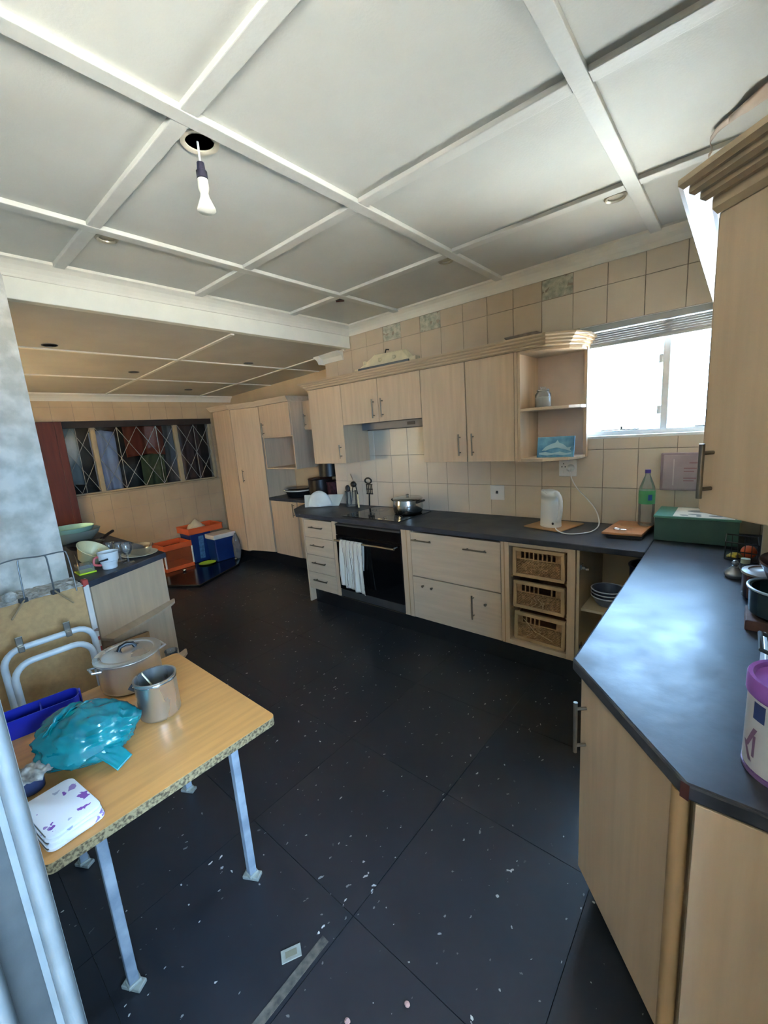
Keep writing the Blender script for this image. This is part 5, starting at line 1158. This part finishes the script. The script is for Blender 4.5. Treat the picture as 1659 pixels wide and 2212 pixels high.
# big lidded pot
sp = thing('stock_pot', 'large steel pot with lid and black knob on the small table', 'pot', (-1.872, .488, TZ))
c = (-1.872, .488, TZ+.0005)
obj('body', MB().lathe([(.092,0),(.104,.010),(.112,.03),(.112,.125),(.118,.132),(.122,.137),(.119,.139),(.109,.132),(.108,.012),(.0001,.010)], c, 40), M_potsteel, sp, smooth=True)
obj('lid', MB().lathe([(.121,.1395),(.122,.143),(.112,.147),(.096,.146),(.093,.142),(.06,.150),(.0001,.156)], c, 40), M_potsteel, sp, smooth=True)
obj('knob', MB().tube([(c[0]-.006, c[1]-.030, c[2]+.155), (c[0]-.004, c[1]-.022, c[2]+.172), (c[0], c[1], c[2]+.178), (c[0]+.004, c[1]+.022, c[2]+.172), (c[0]+.006, c[1]+.030, c[2]+.155)], .008, 10), M_black, sp, smooth=True)
for sg in (-1, 1):
    obj('handle', MB().tube([(c[0]+.03, c[1]+sg*.108, c[2]+.115), (c[0]+.026, c[1]+sg*.135, c[2]+.12), (c[0]-.026, c[1]+sg*.135, c[2]+.12), (c[0]-.03, c[1]+sg*.108, c[2]+.115)], .005, 8), M_potsteel, sp, smooth=True)
# tall steel canister with spoon
mg = thing('steel_canister', 'open tall steel canister in front of the large pot', 'canister', (-1.565, .475, TZ))
c2 = (-1.565, .475, TZ+.0005)
obj('body', MB().lathe([(.060,0),(.066,.006),(.068,.012),(.068,.141),(.071,.145),(.071,.150),(.065,.149),(.064,.012),(.0001,.010)], c2, 40), M_potsteel, mg, smooth=True)
obj('rim', MB().tube([(c2[0]+.069*math.cos(2*PI*i/40), c2[1]+.069*math.sin(2*PI*i/40), c2[2]+.137) for i in range(40)], .002, 6, closed=True), M_chrome, mg, smooth=True)
obj('handle', MB().tube([(c2[0]-.062, c2[1]-.030, c2[2]+.118), (c2[0]-.085, c2[1]-.045, c2[2]+.112), (c2[0]-.082, c2[1]-.062, c2[2]+.10), (c2[0]-.052, c2[1]-.046, c2[2]+.09)], .006, 8), M_darkgrey, mg, smooth=True)
sn = thing('wooden_spoon', 'pale spoon handle sticking out of the steel canister', 'spoon', (-1.565, .475, TZ+.012))
obj('shaft', MB().loft([(-1.553,.500,.672),(-1.541,.498,.672),(-1.60,.445,.806),(-1.614,.448,.806)], [(-1.553,.504,.672),(-1.541,.502,.672),(-1.60,.449,.808),(-1.614,.452,.808)]), M_cream, sn, bevel=.001)
obj('bowl', MB().sphere((-1.546, .502, .675), (.014, .012, .008), 10, 6), M_cream, sn, smooth=True)
# blue tub
bt = thing('divided_tub', 'royal blue divided plastic tub at the back of the small table', 'tub', (-1.885, .17, TZ+.0005), math.radians(-8))
mb = MB(); wx, wy, hh, th = .095, .27, .070, .004
out = rrect(-wx/2, wx/2, -wy/2, wy/2, .03); inn = rrect(-wx/2+th, wx/2-th, -wy/2+th, wy/2-th, .027)
out0 = [(x*.93, y*.96) for x, y in out]; n = len(out)
mb.loft([(x, y, 0) for x, y in out0], [(x, y, hh) for x, y in out], caps=False)
mb.loft([(x, y, hh) for x, y in out], [(x, y, hh) for x, y in inn], caps=False)
mb.loft([(x, y, hh) for x, y in inn], [(x*.92, y*.95, th) for x, y in inn], caps=False)
mb.add([(x, y, 0) for x, y in out0], [tuple(range(n-1, -1, -1))]); mb.add([(x*.92, y*.95, th) for x, y in inn], [tuple(range(n))])
obj('shell', mb, M_blue, bt, world=False, smooth=True)
obj('divider', MB().box(-wx/2+.005, wx/2-.005, .018, .022, .004, hh-.008), M_blue, bt, world=False)
obj('clip', MB().box(-.012, .012, wy/2-.001, wy/2+.006, .02, hh+.006), M_blue, bt, world=False, bevel=.002)
obj('contents', MB().grid(lambda u, v: (-wx/2+.012+(wx-.024)*v, -wy/2+.02+(wy/2+.0)*u-.0, .018+.014*noise.noise((u*6, v*4, 3))), 14, 8), M_clearplastic, bt, world=False)
# teal carrier bag
def bag(u, v):
    a = 2*PI*u; ph = PI*v
    d = Vector((math.sin(ph)*math.cos(a), math.sin(ph)*math.sin(a), math.cos(ph)))
    k_ = 1+.22*noise.noise(d*1.7+Vector((3, 1, 0)))
    r1 = abs(noise.noise(d*3.1+Vector((9, 2, 4)))); r2 = abs(noise.noise(d*6.3+Vector((1, 7, 4))))
    k_ += .20*(1-2.2*r1)*.5+.025*(1-2.5*r2)
    p_ = Vector((d.x*.143*k_, d.y*.120*k_, max(-.0, .058+d.z*.074*k_)))
    return (p_.x, p_.y, max(.0008, p_.z))
bgp = thing('carrier_bag', 'teal blue crumpled plastic carrier bag on the small table', 'bag', (-1.575, .252, TZ), math.radians(35))
obj('bag', MB().grid(bag, 72, 44), M_teal, bgp, world=False, smooth=True)
def knot(u, v):
    a = u*PI*1.15-.25; w = (v-.5)*.075
    return (-.055+w*.8*math.sin(u*3+1), .085*math.cos(a)+.01*math.sin(v*9), .085+.040*math.sin(a)+.010*noise.noise((u*9, v*5, 1))+.012*math.cos(v*2*PI))
obj('twisted_handle', MB().grid(knot, 44, 12), M_teal, bgp, world=False, solid=.001, smooth=True)
def tail(u, v):
    return (.05+.13*u, -.05+.08*(v-.5)*(1-.2*u)-.02*u, .075-.066*u**1.4+.02*noise.noise((u*7, v*6, 8))*(1-u))
obj('flap', MB().grid(tail, 26, 16), M_teal, bgp, world=False, solid=.001, smooth=True)
# jar with paper lid, folded cloth
jr = thing('paper_topped_jar', 'dark blue jar topped with crumpled grey paper', 'jar', (-1.50, .092, TZ))
obj('body', MB().lathe([(.028,0),(.032,.004),(.032,.042),(.028,.048),(.0001,.049)], (-1.515,.092,TZ+.0005), 24), mat('dark blue glass', srgb(52, 62, 96), .15, spec=.7), jr, smooth=True)
def paper(u, v):
    a = 2*PI*u; r = .052*v*(1+.12*math.sin(a*7)*v+.1*noise.noise((math.cos(a)*3, math.sin(a)*3, 2)))
    return (-1.515+r*math.cos(a), .096+r*math.sin(a), TZ+.066-.012*v*v+.012*noise.noise((r*60*math.cos(a), r*60*math.sin(a), 2)))
obj('paper_top', MB().grid(paper, 40, 12), mat('crumpled foil paper', srgb(180, 176, 168), .5, .2, var=.25, scale=40, col2=srgb(110, 106, 100)), jr, solid=.001, smooth=True)
def spotted():
    m = bpy.data.materials.new('spotted cotton'); m.use_nodes = True; nt = m.node_tree; N = nt.nodes; L = nt.links
    p_ = N['Principled BSDF']; p_.inputs['Roughness'].default_value = .95
    tc = N.new('ShaderNodeTexCoord'); v = N.new('ShaderNodeTexVoronoi'); v.inputs['Scale'].default_value = 24; v.inputs['Randomness'].default_value = .9
    n = N.new('ShaderNodeTexNoise'); n.inputs['Scale'].default_value = 40
    mx = N.new('ShaderNodeMixRGB'); mx.inputs[0].default_value = .06; L.new(tc.outputs['Object'], mx.inputs[1]); L.new(n.outputs['Color'], mx.inputs[2]); L.new(tc.outputs['Object'], n.inputs['Vector'])
    L.new(mx.outputs[0], v.inputs['Vector'])
    lt = N.new('ShaderNodeMath'); lt.operation = 'LESS_THAN'; lt.inputs[1].default_value = .27; L.new(v.outputs['Distance'], lt.inputs[0])
    r = N.new('ShaderNodeValToRGB'); e = r.color_ramp.elements; r.color_ramp.interpolation = 'CONSTANT'
    e[0].color = srgb(124, 72, 150); e[1].position = .35; e[1].color = srgb(170, 168, 182); e2 = e.new(.6); e2.color = srgb(222, 219, 220); e3 = e.new(.8); e3.color = srgb(150, 120, 168)
    sp_ = N.new('ShaderNodeSeparateXYZ'); L.new(v.outputs['Color'], sp_.inputs[0]); L.new(sp_.outputs[0], r.inputs['Fac'])
    c_ = N.new('ShaderNodeMixRGB'); c_.inputs[1].default_value = srgb(222, 219, 220); L.new(lt.outputs[0], c_.inputs[0]); L.new(r.outputs[0], c_.inputs[2])
    L.new(c_.outputs[0], p_.inputs['Base Color']); return m
M_spot = spotted()
fc = thing('folded_cloth', 'white folded cloth with purple spots on the table corner', 'cloth', (-1.325, .125, TZ+.0008), math.radians(8))
def layer(nm, z0, th, w, d, sk, seed):
    mb = MB(); P = rrect(-w/2, w/2, -d/2, d/2, .02, 4)
    P = [(x+sk*y, y+.003*math.sin(x*40+seed)) for x, y in P]
    f = lambda x, y, z: (x, y, z+.003*noise.noise((x*14, y*14, seed)))
    A_ = [f(x*.985, y*.985, z0) for x, y in P]; B_ = [f(x, y, z0+th*.3) for x, y in P]; C_ = [f(x, y, z0+th*.75) for x, y in P]; D_ = [f(x*.97, y*.97, z0+th) for x, y in P]
    mb.loft(A_, B_, caps=False).loft(B_, C_, caps=False).loft(C_, D_); mb.add(A_, [tuple(range(len(P)-1, -1, -1))])
    obj(nm, mb, M_spot, fc, world=False, smooth=True)
layer('fold', .003, .012, .215, .128, .06, 1); layer('fold', .015, .012, .205, .124, .02, 2); layer('fold', .027, .010, .190, .120, .05, 3)
obj('rolled_edge', MB().tube([(.080, -.06, .012), (.100, -.02, .013), (.104, .025, .012), (.098, .056, .011)], [.006, .011, .011, .006], 10), M_spot, fc, world=False, smooth=True)

# white tubular folded chair behind the table
ch = thing('folding_chair', 'folded white tubular chair frame leaning behind the small table', 'chair', (-2.45, .32, 0))
def ubar(xt, xb, y0, y1, zt, r, rad, lean=0):
    P = [(xb, y0, .005)]
    for k_ in range(7): a = PI-PI/2*k_/6; P.append((xt, y0+rad+rad*math.cos(a), zt-rad+rad*math.sin(a)))
    for k_ in range(7): a = PI/2-PI/2*k_/6; P.append((xt, y1-rad+rad*math.cos(a), zt-rad+rad*math.sin(a)))
    P.append((xb, y1, .005)); return MB().tube(P, r, 12)
obj('outer_frame', ubar(-2.50, -2.40, .165, .520, .738, .0145, .075), M_whitepaint, ch, smooth=True)
obj('inner_frame', ubar(-2.43, -2.36, .185, .488, .690, .0145, .075), M_whitepaint, ch, smooth=True)
for yy in (.235, .418): 
    obj('bracket', MB().cbox((-2.488, yy, .738), (.03, .024, .030)).cbox((-2.497, yy, .772), (.006, .028, .045)), M_steel, ch, bevel=.003)
obj('cross_stay', MB().tube([(-2.46, .178, .30), (-2.46, .505, .30)], .008, 8), M_whitepaint, ch, smooth=True)

# ================================================================== FLOOR BITS
st = thing('floor_strip', 'worn pale strip and metal plate on the black floor', 'floor strip', (-.925, .45, 0))
obj('strip', MB().box(-.940, -.912, .10, .625, .0004, .0022), mat('worn strip', srgb(92, 86, 76), .8, var=.3, scale=40, col2=srgb(52, 49, 46)), st)
obj('strike_plate', MB().cbox((-.982, .530, .0035), (.062, .036, .004), 1.05), M_foot, st, bevel=.001)
obj('plate_slot', MB().cbox((-.982, .530, .0058), (.036, .018, .001), 1.05), mat('plate centre', srgb(120, 112, 92), .6), st)
for k_, (x, y, lab) in enumerate(((-.62, .66, 'small pinkish crumb on the floor right of the metal plate'), (-.73, .53, 'tan crumb on the floor near the bottom of the picture'))):
    o = crumple((x, y, .004), (.009, .007, .004), 20+k_, mat('crumb', srgb(170, 130, 120), .9), '', None, 'crumb'); tag(o, lab, 'crumb')

# ================================================================== CEILING LIGHTS
hb_ = thing('bare_bulb', 'bare white spotlight bulb dangling from an open ceiling hole', 'light bulb', (-1.452, .872, 2.3))
obj('hole_can', MB().lathe([(.0455,2.602),(.0455,2.70),(.0001,2.70)], (-1.452,.872,0), 28), M_plinth, hb_, smooth=True)
obj('hole_rim', MB().lathe([(.0455,2.601),(.0455,2.596),(.052,2.594),(.061,2.594),(.062,2.598),(.058,2.601)], (-1.452,.872,0), 36), mat('cream ring', srgb(206, 196, 176), .5), hb_, smooth=True)
bx, by = -1.458, .868
obj('flex', MB().tube([(-1.454,.870,2.66), (bx,by,2.60), (bx,by,2.535)], .0035, 8), M_white, hb_, smooth=True)
obj('lamp_holder', MB().lathe([(.0001,2.540),(.012,2.538),(.014,2.515),(.018,2.512),(.018,2.490),(.0001,2.489)], (bx,by,0), 20), mat('navy bakelite', srgb(24, 24, 44), .4), hb_, smooth=True)
obj('bulb', MB().lathe([(.0001,2.489),(.017,2.488),(.018,2.462),(.013,2.446),(.015,2.434),(.030,2.40),(.031,2.394),(.026,2.389),(.0001,2.386)], (bx,by,0), 24), mat('frosted white bulb', srgb(232, 226, 210), .4), hb_, smooth=True)
for k_, (x, y) in enumerate(DL):
    lab = ['recessed ceiling downlight above the beam end near the pier', 'recessed ceiling downlight above the hob cupboards', 'recessed ceiling downlight nearest the bright window', 'dark empty downlight bracket by the beam'][k_]
    d_ = thing('downlight', lab, 'downlight', (x, y, 2.6))
    obj('can', MB().lathe([(.035,2.601),(.035,2.66),(.0001,2.66)], (x,y,0), 24), M_darkgrey if k_ < 3 else M_plinth, d_, smooth=True)
    if k_ < 3:
        obj('ring', MB().lathe([(.028,2.610),(.033,2.595),(.043,2.590),(.049,2.596),(.047,2.6)], (x,y,0), 30), mat('satin ring', srgb(176, 168, 150), .35, .6), d_, smooth=True)
        obj('lamp', MB().lathe([(.0001,2.604),(.024,2.605),(.029,2.612)], (x,y,0), 24), mat('lamp glass', srgb(96, 92, 84), .2), d_, smooth=True)
    else:
        obj('bracket', MB().cbox((x, y, 2.592), (.06, .012, .008), .6), M_brown, d_)
